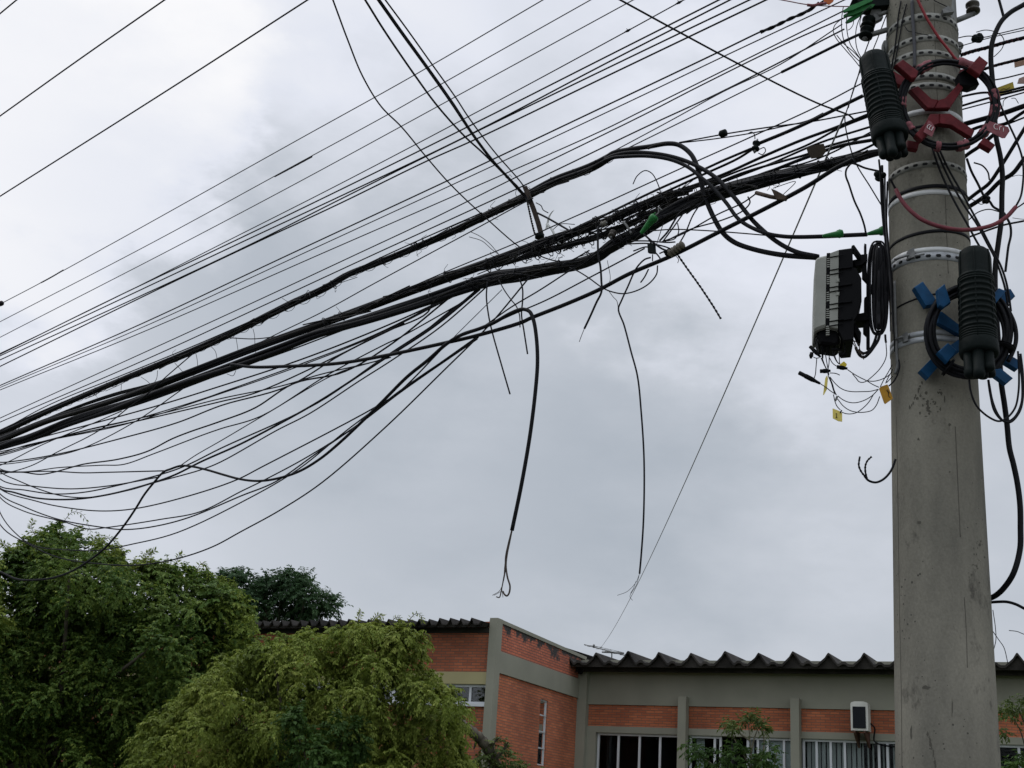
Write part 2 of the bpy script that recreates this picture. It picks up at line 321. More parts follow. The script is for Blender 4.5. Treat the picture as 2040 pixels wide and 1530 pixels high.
# right wing: levels read off the facade
zE = fac(1480, 1337)[1]; zB1 = fac(1480, 1409)[1]; zB0 = fac(1480, 1454)[1]; zW1 = fac(1480, 1467.5)[1]; zW0 = zW1 - 1.55
zPil = fac(1458, 1389, .22)[1]
B = root('brick_building', K0, 'low red brick and grey painted building with a jagged roof edge behind the trees', 'building')
S_END = 22.0
def wallpart(name, m, *boxes, uvorg=K0, av=AV, nv=NV, parent=B, lab=None):
    g = G()
    for b in boxes: fbox(g, *b, org=uvorg, av=av, nv=nv)
    g.uv = {'UVMap': brick_uv(uvorg, av, nv)}
    o = g.build(name, m, parent)
    if lab: o['label'] = lab
    return o
s_off = .05
wallpart('wall', M_GPAINT, (0, S_END, zB1, zE + .25, -.3, 0), (0, S_END, zW1, zB0, -.3, 0), (0, S_END, 0, zW0, -.3, 0), lab='grey painted upper wall and lintel bands')
wallpart('brick_panel', M_BRICK, (0.02, S_END, zB0, zB1, -.3, -.05), lab='long red brick strip above the windows')
# pilasters
pil_px = [(1350, 1366, 1389), (1574.5, 1591, 1393)]
sp = [fac(a, 1430, .25)[0] for a, b, _ in pil_px]; spw = fac(1366, 1430, .25)[0] - sp[0]; bay = sp[1] - sp[0]
pil_s = [sp[0] + bay * k for k in range(0, 5)]
for s in pil_s: wallpart('pilaster', M_GPAINT, (s, s + spw, 0, zPil, 0.002, .25))
wallpart('corner_pillar', M_GPAINT, (-.30, fac(1166, 1430, .16)[0], 0, zE + .05, -.2, .16))
# windows of the right wing
def window(s0, s1, z0, z1, mull, frame=.055, blinds=None, name='window', org=K0, av=AV, nv=NV, depth=.16, lab=None, ext=1.2):
    g = G()
    fbox(g, s0, s1, z1 - frame, z1, -depth, -depth + .06, org=org, av=av, nv=nv); fbox(g, s0, s1, z0, z0 + frame, -depth, -depth + .06, org=org, av=av, nv=nv)
    for k, s in enumerate([s0] + list(mull) + [s1 - frame]): fbox(g, s, s + frame, z0 + frame, z1 - frame, -depth + .004, -depth + .056, org=org, av=av, nv=nv)
    w = g.build(name, M_FRAME, B)
    if lab: w['label'] = lab
    p = G(); fbox(p, s0 + .03, s1 - .03, z0 + .03, z1 - .03, -depth + .024, -depth + .030, org=org, av=av, nv=nv); p.build('pane', M_GLASS if org is not K0 else M_GLASS2, w)
    r = G()                                                       # the dim room behind the glass
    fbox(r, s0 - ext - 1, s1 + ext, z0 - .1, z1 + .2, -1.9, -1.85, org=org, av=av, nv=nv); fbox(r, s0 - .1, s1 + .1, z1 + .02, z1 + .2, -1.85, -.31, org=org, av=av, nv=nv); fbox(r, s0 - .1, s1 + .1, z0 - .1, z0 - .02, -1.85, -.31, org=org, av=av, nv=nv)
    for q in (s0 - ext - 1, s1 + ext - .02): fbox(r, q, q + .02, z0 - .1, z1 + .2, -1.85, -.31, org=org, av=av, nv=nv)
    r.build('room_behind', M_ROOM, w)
    return w
def fs(px, py=1500): return fac(px, py, -.13)[0]
# jamb between the inner corner and the first window
wallpart('jamb', M_GPAINT, (0, fs(1189), zW0, zW1, -.3, -.001))
w = window(fs(1190), pil_s[0] - .0, zW0, zW1, [fs(1230), fs(1272), fs(1313)], lab='dark window of four panes beside the inner corner')
w = window(pil_s[0] + spw, fs(1438), zW0, zW1, [fs(1422)], lab='two pane window behind the thin shrub')
c = G(); fbox(c, fs(1384), fs(1400), zW0, zW1 - .06, -.30, -.28); c.build('curtain', M_CURT, w)
w = window(fs(1488), pil_s[1], zW0, zW1, [fs(1508), fs(1527), fs(1560)], lab='window hung with pale white curtains')
c = G(); fbox(c, fs(1490), fs(1500), zW0, zW1 - .05, -.24, -.22); fbox(c, fs(1512), pil_s[1] - .05, zW0, zW1 - .06, -.24, -.22); c.build('curtain', M_CURT, w)
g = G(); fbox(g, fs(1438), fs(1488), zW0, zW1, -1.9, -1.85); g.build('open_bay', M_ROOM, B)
w = window(pil_s[1] + spw, pil_s[2], zW0, zW1, [fs(1625), fs(1653), fs(1681), fs(1749), fs(1766)], lab='long window with white vertical blinds under the air conditioner')
g = G(); s = fs(1606); k = 0
while s < pil_s[2] - .1:
    p = 1020 + 0; dark = fs(1716) < s < fs(1752)
    wd = .035 if dark or s > fs(1752) else .085
    fbox(g, s, s + wd, zW0, zW1 - .05, -.27, -.255 + .02 * (k % 2)); s += .115; k += 1
g.build('vertical_blind', M_BLIND, w)
for k in (2, 3):
    w = window(pil_s[k] + spw, pil_s[k + 1], zW0, zW1, [pil_s[k] + spw + bay * .27, pil_s[k] + spw + bay * .5, pil_s[k] + spw + bay * .72], lab='window with pale curtains right of the concrete pole')
    c = G(); fbox(c, pil_s[k] + spw + .1, pil_s[k] + bay * .55, zW0, zW1 - .06, -.24, -.22); c.build('curtain', M_CURT, w)
# roof sheets with big folded ridges
def roof(name, org, s0, s1, zf, pitch, ph, thick, drop, o_front, o_back, slope, small, phase=0.0, lab=None):
    prof = []; s = s0 - pitch + phase
    unit = [(0, 0), (.10, .0), (.30, .55), (.375, .93), (.405, 1.0), (.435, .93), (.56, .42), (.66, .05), (.71, .02), (.78, small), (.83, small * 1.12), (.88, small), (.95, .02)]
    rj = random.Random(4)
    while s < s1:
        ju, jh, jz = rj.uniform(-.02, .02) * pitch, rj.uniform(.92, 1.07), rj.uniform(-.05, .05) * ph
        for a, h in unit:
            q = s + a * pitch + ju * h
            if s0 <= q <= s1: prof.append((q, h * ph * jh + jz * (h > .01)))
        s += pitch
    g = G(); n = len(prof); vs = []
    for o, dz in ((o_front, 0), (o_back, slope)):
        for (q, h) in prof: vs.append(org + AV * q + NV * o + ZV * (zf + h + dz))
        for (q, h) in prof: vs.append(org + AV * q + NV * o + ZV * (zf + h - thick + dz))
    fs_ = []
    for i in range(n - 1):
        fs_ += [(i, i + 1, 2 * n + i + 1, 2 * n + i), (n + i, 3 * n + i, 3 * n + i + 1, n + i + 1), (i, n + i, n + i + 1, i + 1)]
    g.add(vs, fs_, 0, False); fbox(g, s0 + .02, s1 - .02, zf - thick - drop, zf - thick + .01, o_front - .5, o_front - .44, org=org)
    # end filler that closes the folds
    vs2 = []
    for (q, h) in prof: vs2 += [org + AV * q + NV * (o_front - .10) + ZV * (zf + h - thick), org + AV * q + NV * (o_front - .10) + ZV * (zf - thick - .03)]
    g.add(vs2, [(2 * i, 2 * i + 1, 2 * i + 3, 2 * i + 2) for i in range(n - 1)], 0, False)
    o = g.build(name, M_ROOF, B)
    if lab: o['label'] = lab
    return o
OV = .8; zr = fac(1480, 1322, OV)[1]
pk = [fac(x, 1310, OV)[0] for x in (1190, 1250, 1312.6, 1376.4, 1443, 1510, 1579.5, 1651, 1724)]
pitch = np.mean(np.diff(pk)); print('pitch', pitch, np.diff(pk))
ph0 = ((pk[4] - .405 * pitch) - (-.42 - pitch)) % pitch
roof('roof', K0, -.42, S_END, zr, pitch, 1.15 * (fac(1480, 1301.5, OV)[1] - zr), .06, .10, OV, -9, .25, .20, phase=ph0, lab='right wing roof of big folded grey sheets with pointed ridges')
# antenna on the roof behind the first ridges
A = root('roof_antenna', at(1218, 1322, 36), 'thin metal aerial on a short mast above the roof edge by the gable', 'antenna')
g = G(); g.tube([at(1218, 1330, 36), at(1219, 1299, 36)], .018); g.build('mast', M_DULL, A)
g = G(); g.tube([at(1164, 1284, 36.6), at(1246, 1306, 35.4)], .014, mi=0); g.tube([at(1199, 1299, 36), at(1243, 1301, 36)], .022); g.build('boom', M_DULL, A)
g = G()
for k in range(9):
    t = k / 8; c = np.array(at(1172 + 70 * t, 1286 + 19 * t, 36.4 - .8 * t)); d = (AV * .75 + GV * .2) * (.22 + .12 * (k % 2)); g.tube([c - d * .6, c + d], .006, seg=5)
g.tube([at(1182, 1290, 36.2), at(1183.5, 1284, 36.2)], .03); g.tube([at(1182, 1286.5, 36.3), at(1240, 1299.5, 36)], .006, 5)
g.build('element', M_DULL, A)
# left wing: gable wall comes forward from the inner corner, then its own facade
def gab(px, py): # gable plane through K0, normal AV
    r = ray(px, py); t = AV.dot(K0 - CAM) / AV.dot(r); p = CAM + r * t; return (p - K0).dot(NV), p[2]
LG = gab(985, 1300)[0]; print('gable length', LG)
K1 = K0 + NV * LG
gz = [gab(995, 1297)[1], gab(1147, 1352)[1], gab(990, 1340)[1], gab(1147, 1390)[1]]; zG1 = (gz[0] + gz[1]) / 2; zG0 = (gz[2] + gz[3]) / 2; print('band', gz)
zt0 = gab(996, 1238)[1]; zt1 = gab(1150, 1306)[1]; zN = zt0; print('top', zt0, zt1)
def gprism(g, pts, o0, o1, mi=0): g.prism([K0 + NV * a + ZV * z + AV * o0 for a, z in pts], AV * (o1 - o0), mi)
PW = LG - gab(993, 1300)[0]
ztop = lambda a: zt1 + (zt0 - zt1) * a / LG
g = G(); gprism(g, [(.02, zG1), (LG - PW, zG1), (LG - PW, ztop(LG - PW) - .03), (.02, ztop(0) - .03)], -.25, .0)
def topuv(v, n):
    p = Vector(v) - Vector(K0); return (p.dot(Vector(NV)), ztop(p.dot(Vector(NV))) - p.z)
g.uv = {'UVMap': brick_uv(K0, NV, AV), 'top': topuv}; o = g.build('brick_panel', M_BRICKG, B); o['label'] = 'sloping upper gable brickwork streaked with black mould'
tw = [gab(1077, 1392)[0], gab(1092, 1396)[0]]; ztw1 = (gab(1077, 1392)[1] + gab(1092, 1396)[1]) / 2; ztw0 = gab(1078, 1525)[1]
g = G(); a0, a1 = tw[1], tw[0]
for (x0, x1, z0, z1) in ((.02, a0, 0, zG0), (a1, LG - PW, 0, zG0), (a0, a1, ztw1, zG0), (a0, a1, 0, ztw0)): gprism(g, [(x0, z0), (x1, z0), (x1, z1), (x0, z1)], -.25, .0)
g.uv = {'UVMap': brick_uv(K0, NV, AV)}; o = g.build('brick_panel', M_BRICK, B); o['label'] = 'lower gable brickwork around the tall slit window'
g = G(); gprism(g, [(-.3, zG0), (LG - PW, zG0), (LG - PW, zG1), (-.3, zG1)], -.25, .045); gprism(g, [(-.3, ztop(0) - .03), (LG - PW, ztop(LG - PW) - .03), (LG - PW, ztop(LG - PW) + .05), (-.3, ztop(0) + .05)], -.27, .03)
o = g.build('band', M_GPAINT, B); o['label'] = 'grey concrete band and coping across the brick gable'
# tall slit window
H = (ztw1 - ztw0)
g = G(); fr = .03
for z in [ztw0] + [ztw0 + H * k / 4 for k in (1, 2, 3)] + [ztw1 - fr]: gprism(g, [(a0, z), (a1, z), (a1, z + fr), (a0, z + fr)], -.08, -.03)
for a in (a0, a1 - fr): gprism(g, [(a, ztw0), (a + fr, ztw0), (a + fr, ztw1), (a, ztw1)], -.078, -.033)
w = g.build('window', M_FRAME, B); w['label'] = 'tall narrow window of four stacked panes in the gable'
g = G(); gprism(g, [(a0, ztw0), (a1, ztw0), (a1, ztw1), (a0, ztw1)], -.06, -.055); g.build('pane', M_GLASS2, w)
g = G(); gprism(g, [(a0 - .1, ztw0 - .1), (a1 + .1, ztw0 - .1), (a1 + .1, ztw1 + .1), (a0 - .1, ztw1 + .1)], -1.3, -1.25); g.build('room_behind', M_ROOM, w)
# pillar at the outer corner
LP = -fac(964, 1450, .0, K1)[0]
g = G(); fbox(g, -LP, .06, 0, zN + .04, -PW, .06, org=K1); o = g.build('corner_pillar', M_GPAINT, B); o['label'] = 'grey pillar at the outer corner of the gable'
# left facade
def f1(px, py): return fac(px, py, 0, K1)
zl_e = f1(950, 1256)[1]; zl_b = f1(890, 1338)[1]; zl_w1 = f1(940, 1362.5)[1]; zl_w0 = f1(940, 1402)[1]
SL = -26
wallpart('brick_panel', M_BRICKL, (SL, -LP, zl_b, zl_e + .2, -.3, -.03), uvorg=K1, lab='brown brick strip under the saw-toothed eave')
wallpart('brick_panel', M_BRICKL, (SL, -LP, 0, zl_w0 - .06, -.3, -.03), uvorg=K1, lab='brown brick wall below the left wing windows')
wallpart('band', M_BEIGE, (SL, -LP, zl_w1, zl_b, -.3, 0), uvorg=K1, lab='olive beige painted lintel band')
wallpart('sill', M_FRAME, (SL, -LP, zl_w0 - .058, zl_w0, -.28, .05), uvorg=K1)
m1 = f1(930, 1385)[0]
for k in range(3):
    e1 = -LP if k == 0 else -LP - 2.4 * k - .002; wdt = 2.398
    window(e1 - wdt, e1, zl_w0 + .001, zl_w1, [m1 - 2.4 * k, m1 - .78 - 2.4 * k], org=K1, ext=-.2, lab='left wing clerestory window reflecting the sky')
rp = abs(f1(950, 1245)[0] - f1(929, 1245)[0]); zlr = f1(950, 1249)[1]
roof('roof', K1, SL, -LP - .01, zlr, rp, f1(950, 1238)[1] - zlr, .03, .10, .45, -8, .25, .0, lab='left wing roof edge of small saw-toothed sheets')
# solid body behind the facades so that the building stands up from the side
g = G(); fbox(g, .3, S_END, 0, zW0 - .2, -9, -2.0); fbox(g, SL, -LP - .4, 0, zl_w0 - .2, -8, -2.0, org=K1); fbox(g, SL, -.30, zl_w1 + .3, zl_e, -8, -2.0, org=K1); fbox(g, .3, S_END, zW1 + .3, zE, -9, -2.0)
g.build('rear_wall', M_GPAINT, B)
# small lamp on the corner pillar
g = G(); p = np.array(at(1156.5, 1338, 32.6)); g.lathe(Matrix.Translation(Vector(p)), [(.02, -.07), (.06, -.05), (.07, .02), (.05, .06), (.01, .07)], 12); g.build('wall_lamp', M_BOXB, B)
# air conditioner on its bracket
s0, za1 = fac(1694, 1402, .55); s1 = fac(1728.5, 1402, .55)[0]; za0 = fac(1700, 1455, .55)[1]
A = root('air_conditioner', K0 + AV * (s0 + s1) / 2 + ZV * za0, 'off-white air conditioner unit with a dark grille mounted on the brick strip', 'air conditioner')
g = G(); fbox(g, s0, s1, za0, za1, .20, .55); 
g.prism([K0 + AV * (s0 + (s1 - s0) * t) + ZV * (za1 + .002 + h) + NV * .21 for t, h in ((0, 0), (1, 0), (.96, .03), (.75, .055), (.25, .055), (.04, .03))], NV * .335)
g.build('case', M_ACW, A)
g = G(); fbox(g, s0 + .05, s1 - .05, za0 + .05, za1 - .06, .552, .57)
g.build('grille', M_ACG, A)
g = G(); 
for k in range(13): z = za0 + .07 + (za1 - za0 - .17) * k / 12; fbox(g, s0 + .06, s1 - .06, z, z + .012, .571, .576)
g.build('grille_bar', M_ACG, A)
g = G()
for s in (s0 + .06, s1 - .1): 
    g.prism([K0 + AV * s + NV * o + ZV * z for o, z in ((.0, za0 - .005), (.6, za0 - .005), (.6, za0 - .05), (.06, za0 - .34), (.0, za0 - .34))], AV * .04)
g.build('bracket', mat('rusty_bracket', (.10, .05, .035), .8, noise_amt=.4, nscale=10), A)
g = G(); g.tube(spline([K0 + AV * (s1 - .02) + NV * .25 + ZV * (za0 + .2), K0 + AV * (s1 + .08) + NV * .2 + ZV * (za0 + .1), K0 + AV * (s1 + .06) + NV * .06 + ZV * (za0 - .2), K0 + AV * (s1 + .9) + NV * .03 + ZV * (za0 - .30), K0 + AV * (s1 + 2.2) + NV * .03 + ZV * (za0 - .33)]), .018); g.build('hose', M_CABLE, A)
# ------------------------------------------------------------------ concrete pole
PB = at(1888, 1530, 4.64); _r = ray(1834, 0); PT = CAM + _r * ((PB[1] - CAM[1]) / _r[1]); PAX = (PT - PB) / (PT[2] - PB[2])
def axz(z): return PB + PAX * (z - PB[2])
def rad_z(z):
    z0, r0 = PB[2], 200 / 2 / F_PX * 4.64; dT = _fw.dot(PT - CAM); r1 = 132 / 2 / F_PX * dT
    return r0 + (r1 - r0) * (z - z0) / (PT[2] - z0)
def axpix(py):
    lo, hi = 0., 12.
    for _ in range(40):
        m = (lo + hi) / 2; p = axz(m) - CAM; y = 765 - F_PX * UP.dot(p) / _fw.dot(p)
        if y > py: lo = m
        else: hi = m
    return axz(lo), lo
def onpole(px, py, extra=0.0):
    """where the ray through a pixel meets the pole's surface (or a sleeve round it)"""
    r = ray(px, py); p, z = axpix(py); pos = p
    for _ in range(6):
        a = axz(z); R = rad_z(z) + extra; d = r[:2]; o = CAM[:2] - a[:2]
        A = d @ d; Bq = 2 * o @ d; C = o @ o - R * R; disc = Bq * Bq - 4 * A * C
        t = (-Bq - math.sqrt(disc)) / (2 * A) if disc > 0 else -Bq / (2 * A)
        pos = CAM + r * t; z = pos[2]
    return pos
def near(px, py, dd):
    """pixel at the depth of the pole's axis plus dd"""
    a, z = axpix(py); return at(px, py, _fw.dot(a - CAM) + dd)
POLE = root('concrete_pole', axz(0), 'thick tapering grey concrete pole carrying all the cables and boxes', 'utility pole')
g = G(); seg = 72; zs = np.linspace(0, 9.2, 70); vs = []
for z in zs:
    a = axz(z); R = rad_z(z)
    for k in range(seg): q = 2 * math.pi * k / seg; rr = R * (1 + .004 * noise.noise(Vector((math.cos(q) * 2, math.sin(q) * 2, z * 3)))); vs.append(a + np.array([math.cos(q) * rr, math.sin(q) * rr, 0]))
n = len(zs); g.add(vs, [(i * seg + k, i * seg + (k + 1) % seg, (i + 1) * seg + (k + 1) % seg, (i + 1) * seg + k) for i in range(n - 1) for k in range(seg)] + [tuple((n - 1) * seg + k for k in range(seg))], 0)
g.build('shaft', M_POLE, POLE)
# casting seams: fine ridges left by the mould, and dark patches for stains and for pits where the skin has broken away
M_SEAM = mat('seam_dirt', (.075, .068, .056), .95); M_PIT = mat('pit_and_stain', (.080, .074, .060), 1)
for pts in ([(1861, 5), (1865, 150), (1870, 240)], [(1883, 390), (1886, 470), (1889, 545)], [(1903, 850), (1908, 960), (1913, 1070)], [(1921, 1190), (1925, 1260), (1927, 1330)], [(1786, 830), (1789, 1000), (1792, 1200), (1796, 1400), (1797, 1529)]):
    g = G(); P = spline([onpole(*q, -.0005) for q in pts], n=14); g.tube(P, .0016, 5); g.build('mould_seam', M_SEAM, POLE)
rs = random.Random(3)
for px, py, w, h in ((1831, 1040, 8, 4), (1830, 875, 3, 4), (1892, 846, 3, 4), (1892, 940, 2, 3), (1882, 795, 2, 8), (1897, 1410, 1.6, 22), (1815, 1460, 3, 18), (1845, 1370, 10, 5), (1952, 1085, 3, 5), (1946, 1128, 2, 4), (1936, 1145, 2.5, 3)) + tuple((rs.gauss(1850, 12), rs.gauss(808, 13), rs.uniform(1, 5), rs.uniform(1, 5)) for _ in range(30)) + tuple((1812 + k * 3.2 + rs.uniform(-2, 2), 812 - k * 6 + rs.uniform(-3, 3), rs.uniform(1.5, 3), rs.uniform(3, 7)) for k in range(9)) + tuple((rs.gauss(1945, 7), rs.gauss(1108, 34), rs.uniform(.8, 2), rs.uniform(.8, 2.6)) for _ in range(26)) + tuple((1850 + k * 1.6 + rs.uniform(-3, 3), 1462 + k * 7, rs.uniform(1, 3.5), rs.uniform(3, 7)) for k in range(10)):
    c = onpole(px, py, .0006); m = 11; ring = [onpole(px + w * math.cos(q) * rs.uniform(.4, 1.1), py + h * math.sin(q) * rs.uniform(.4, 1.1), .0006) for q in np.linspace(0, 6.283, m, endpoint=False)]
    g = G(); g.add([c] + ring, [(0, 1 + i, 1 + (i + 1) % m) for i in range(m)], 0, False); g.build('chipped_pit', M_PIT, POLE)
# ------------------------------------------------------------------ steel bands and straps round the pole
def band(py, hpx, kind, name, label, tilt=0, thick=.0022):
    a, z = axpix(py); a = onpole(a_px(py), py); z = a[2]; h = hpx / F_PX * _fw.dot(a - CAM) / math.cos(math.radians(29)); g = G(); R = rad_z(z)
    sg = 64; vs = []
    for dz in (-h / 2, h / 2):
        for k in range(sg):
            q = 2 * math.pi * k / sg; c = axz(z + dz); r = rad_z(z + dz) + thick; tz = tilt * math.cos(q)
            vs.append(c + np.array([math.cos(q) * r, math.sin(q) * r, tz]))
    for dz in (-h / 2, h / 2):
        for k in range(sg):
            q = 2 * math.pi * k / sg; c = axz(z + dz); r = rad_z(z + dz) - .004; vs.append(c + np.array([math.cos(q) * r, math.sin(q) * r, tilt * math.cos(q)]))
    fs = []
    for k in range(sg):
        j = (k + 1) % sg; fs += [(k, j, sg + j, sg + k), (k, 2 * sg + k, 2 * sg + j, j), (sg + k, sg + j, 3 * sg + j, 3 * sg + k)]
    g.add(vs, fs, 0)
    if kind == 'slot':
        for k in range(26):
            q = 2 * math.pi * k / 26; c = axz(z); r = R + thick + .0012; t = np.array([-math.sin(q), math.cos(q), 0]); o_ = np.array([math.cos(q), math.sin(q), 0]); w = .0105; hh = h * .19
            ring = [c + o_ * r + t * w * sx + ZV * (hh * sz_ + tilt * math.cos(q)) for sx, sz_ in ((-1, -.3), (-.6, -1), (.6, -1), (1, -.3), (1, .3), (.6, 1), (-.6, 1), (-1, .3))]
            g.add(ring, [tuple(range(8))], 1, False)
    m = {'slot': [mat('dull_galvanised_band', (.24, .235, .21), .7, .15, .3, 40), M_HOLE], 'steel': [M_STEEL, M_HOLE], 'bright': [M_BRIGHT, M_HOLE], 'black': [M_CABLE, M_HOLE]}[kind]
    return tag(g.build(name, m, origin=axz(z)), label, 'steel band' if kind != 'black' else 'strap', 'bands strapped round the pole')
def a_px(py): p = axpix(py)[0] - CAM; return 1020 + F_PX * RT.dot(p) / _fw.dot(p)
band(34, 15, 'slot', 'perforated_band', 'topmost perforated steel band on the pole, just under the top bracket')
band(76, 13, 'slot', 'perforated_band', 'perforated steel band on the pole above the red cross, second from the top', .004)
band(106, 12, 'slot', 'perforated_band', 'perforated steel band on the pole directly above the red coil', -.004)
band(152, 14, 'slot', 'perforated_band', 'perforated steel band seen through the red coil, the upper of two')
band(171, 13, 'slot', 'perforated_band', 'perforated steel band seen through the red coil, the lower of two')
band(222, 11, 'bright', 'steel_strap', 'bright strap between the two halves of the red cross')
band(250, 5, 'black', 'cable_strap', 'thin black strap round the pole inside the lower part of the red coil', .006)
band(327, 13, 'slot', 'perforated_band', 'dull perforated band on the pole just below the red coil')
band(371, 7, 'black', 'cable_strap', 'black strap round the pole just above a bright strap', .004)
band(383, 9, 'bright', 'steel_strap', 'bright white strap below the black strap at mid pole')
band(460, 6, 'black', 'cable_strap', 'black strap under the hanging red-brown tube', .01)
band(497, 9, 'bright', 'steel_strap', 'pale strap lying on the clean perforated band beside the lower splice closure')
b_ = band(510, 15, 'slot', 'perforated_band', 'clean perforated galvanised band beside the top of the lower splice closure'); b_.data.materials[0] = M_STEEL
band(583, 3, 'black', 'cable_strap', 'thin black wire wound round the pole behind the blue arms', .03)
band(662, 9, 'steel', 'steel_strap', 'upper of two steel straps behind the blue cross')
band(674, 10, 'steel', 'steel_strap', 'lower of two steel straps behind the blue cross')
# strap buckles
def small(name, label, cat, m, fn, group=None):
    g = G(); fn(g); return tag(g.build(name, m), label, cat, group)
def bolt(g, p, q, r): g.tube([p, q], r, 8)
def bk(g):
    g.prism([onpole(1806, 503, .004), onpole(1818, 497, .004), onpole(1820, 515, .004), onpole(1807, 519, .004)], (0, -.02, 0)); bolt(g, onpole(1782, 517, .012), onpole(1812, 508, .016), .004); bolt(g, onpole(1812, 512, .016), onpole(1842, 506, .012), .004)
small('band_buckle', 'bolted buckle tightening the clean perforated band', 'buckle', M_DULL, bk)
def bk2(g):
    g.prism([onpole(1797, 668, .004), onpole(1805, 664, .004), onpole(1806, 682, .004), onpole(1798, 684, .004)], (0, -.02, 0)); bolt(g, onpole(1784, 676, .012), onpole(1812, 668, .014), .004)
small('band_buckle', 'bolted buckle on the twin straps left of the blue cross', 'buckle', M_DULL, bk2)
# ------------------------------------------------------------------ splice closures
def frame_z(p0, p1):
    z = Vector(p1) - Vector(p0); L = z.length; z.normalize(); v = Vector(p0) - Vector(CAM); x = v.cross(z).normalized(); y = z.cross(x)
    return Matrix(((x[0], y[0], z[0], p0[0]), (x[1], y[1], z[1], p0[1]), (x[2], y[2], z[2], p0[2]), (0, 0, 0, 1))), L
def closure(p0, p1, r, label, ports):
    Mx, L = frame_z(p0, p1); t = root('splice_closure', p0, label, 'splice closure', 'ribbed splice closures on the pole')
    prof = [(r * 1.0, .0), (r * 1.0, .02 * L)]; z = .04
    ribs = [.05, .075, .10, .125, .16, .22, .28, .34, .40, .46, .52, .58, .64, .665, .69]
    for q in ribs:
        rr = r * (1.0 - .07 * q); prof += [(rr, q * L - .006), (rr + .0045, q * L - .004), (rr + .0045, q * L + .002), (rr, q * L + .004)]
    prof += [(r * .93, .72 * L), (r * .93, .90 * L), (r * .88, .955 * L), (r * .74, .99 * L), (r * .45, L), (r * .05, L * 1.002)]
    g = G(); g.lathe(Mx, prof, 40); g.build('dome', M_CLOS, t)
    g = G()
    for k in range(6):
        q = k * math.pi / 3 + .5; P = [Mx @ Vector((rr * math.cos(q), rr * math.sin(q), zz)) for rr, zz in ((r * 1.02, .02 * L), (r * .99, .4 * L), (r * .955, .72 * L), (r * .95, .90 * L), (r * .88, .96 * L), (r * .6, .995 * L))]
        g.tube([np.array(p) for p in P], .0035, 6)
    g.build('rib', M_CLOS, t)
    g = G(); g.lathe(Mx, [(r * 1.0, .03), (r * 1.04, .02), (r * 1.09, .004), (r * 1.09, -.028), (r * 1.04, -.038), (r * .9, -.042), (r * .3, -.042)], 40); g.build('collar', M_CLOS, t)
    for (dx, dy, pr, pl) in ports:
        g = G(); M2 = Mx @ Matrix.Translation((dx * r, dy * r, -.04)); g.lathe(M2, [(pr * .5, .01), (pr, .008), (pr * .96, -pl * .9), (pr * 1.02, -pl * .92), (pr * 1.02, -pl * 1.15), (pr * .8, -pl * 1.25), (pr * .45, -pl * 1.3)], 16); g.build('cable_port', M_CLOS, t)
    return t, Mx, L
PORTS = [(-.55, -.35, .020, .075), (-.05, -.62, .021, .085), (.48, -.4, .020, .06), (.15, .1, .020, .07), (-.25, .4, .018, .06), (.55, .35, .018, .06)]
C1, M1, L1 = closure(near(1771, 262, -.30), near(1739, 112, -.24), 36 / F_PX * 4.75, 'dark green ribbed splice closure hanging tilted at the left of the pole top', PORTS)
C2, M2_, L2 = closure(near(1950, 690, -.40), near(1941, 500, -.36), 37 / F_PX * 4.5, 'dark ribbed splice closure standing upright in front of the blue cross', PORTS)
# ------------------------------------------------------------------ cross-shaped cable holders with slack coils
def plane_pts(pts, c, nrm_, off):
    o_ = []
    for px, py in pts:
        r = ray(px, py); t = nrm_.dot(c + nrm_ * off - CAM) / nrm_.dot(r); o_.append(CAM + r * t)
    return o_
VN = np.array([0, -1., 0]); VN = VN - PAX / np.linalg.norm(PAX) * VN.dot(PAX) / np.linalg.norm(PAX); VN /= np.linalg.norm(VN)
def conv(ox, oy, sc, pts): return [(ox + x / sc, oy + y / sc) for x, y in pts]
def part_prism(name, m, polys, c, parent, lab=None):
    g = G()
    for pts, off, th in polys: g.prism(plane_pts(pts, c, VN, off), -VN * th, 0, min(.004, th * .3))
    o = g.build(name, m, parent)
    if lab: o['label'] = lab
    return o
c1 = onpole(1884, 222, .0) + VN * .004
X1 = root('cable_cross', c1, 'dark red cross-shaped holder bolted to the upper pole inside a taped coil', 'cable holder', 'cross-shaped cable holders')
cr = lambda p: conv(1640, 0, 5.1, p)
part_prism('arm', M_RED, [(cr([(880, 905), (960, 870), (1110, 1005), (1175, 1015), (1130, 1100), (1060, 1098)]), .055, .03)], c1, X1)
part_prism('arm', M_RED, [(cr([(1176, 1015), (1235, 1000), (1390, 830), (1425, 890), (1290, 1098), (1132, 1100)]), .055, .03)], c1, X1)
part_prism('arm', M_RED, [(cr([(1090, 1152), (1180, 1152), (1180, 1250), (1120, 1275), (1000, 1420), (940, 1360), (1050, 1235)]), .055, .03)], c1, X1)
part_prism('arm', M_RED, [(cr([(1182, 1152), (1290, 1150), (1540, 1325), (1510, 1395), (1300, 1270), (1182, 1250)]), .055, .03)], c1, X1)
for a in ([(738, 650), (810, 600), (972, 720), (945, 790), (900, 795)], [(1590, 562), (1680, 632), (1590, 762), (1478, 685)], [(935, 1365), (1040, 1250), (1095, 1330), (1000, 1425)], [(1640, 1390), (1752, 1470), (1708, 1522), (1585, 1450)]):
    part_prism('end_tab', M_RED, [(cr(a), .135, .035)], c1, X1)
for a in ([(690, 735), (720, 720), (850, 795), (800, 870), (700, 840)], [(1400, 700), (1460, 690), (1560, 800), (1480, 850), (1380, 820)], [(860, 1420), (980, 1440), (960, 1520), (850, 1500)]):
    part_prism('rear_tab', M_RED, [(cr(a), .03, .03)], c1, X1)
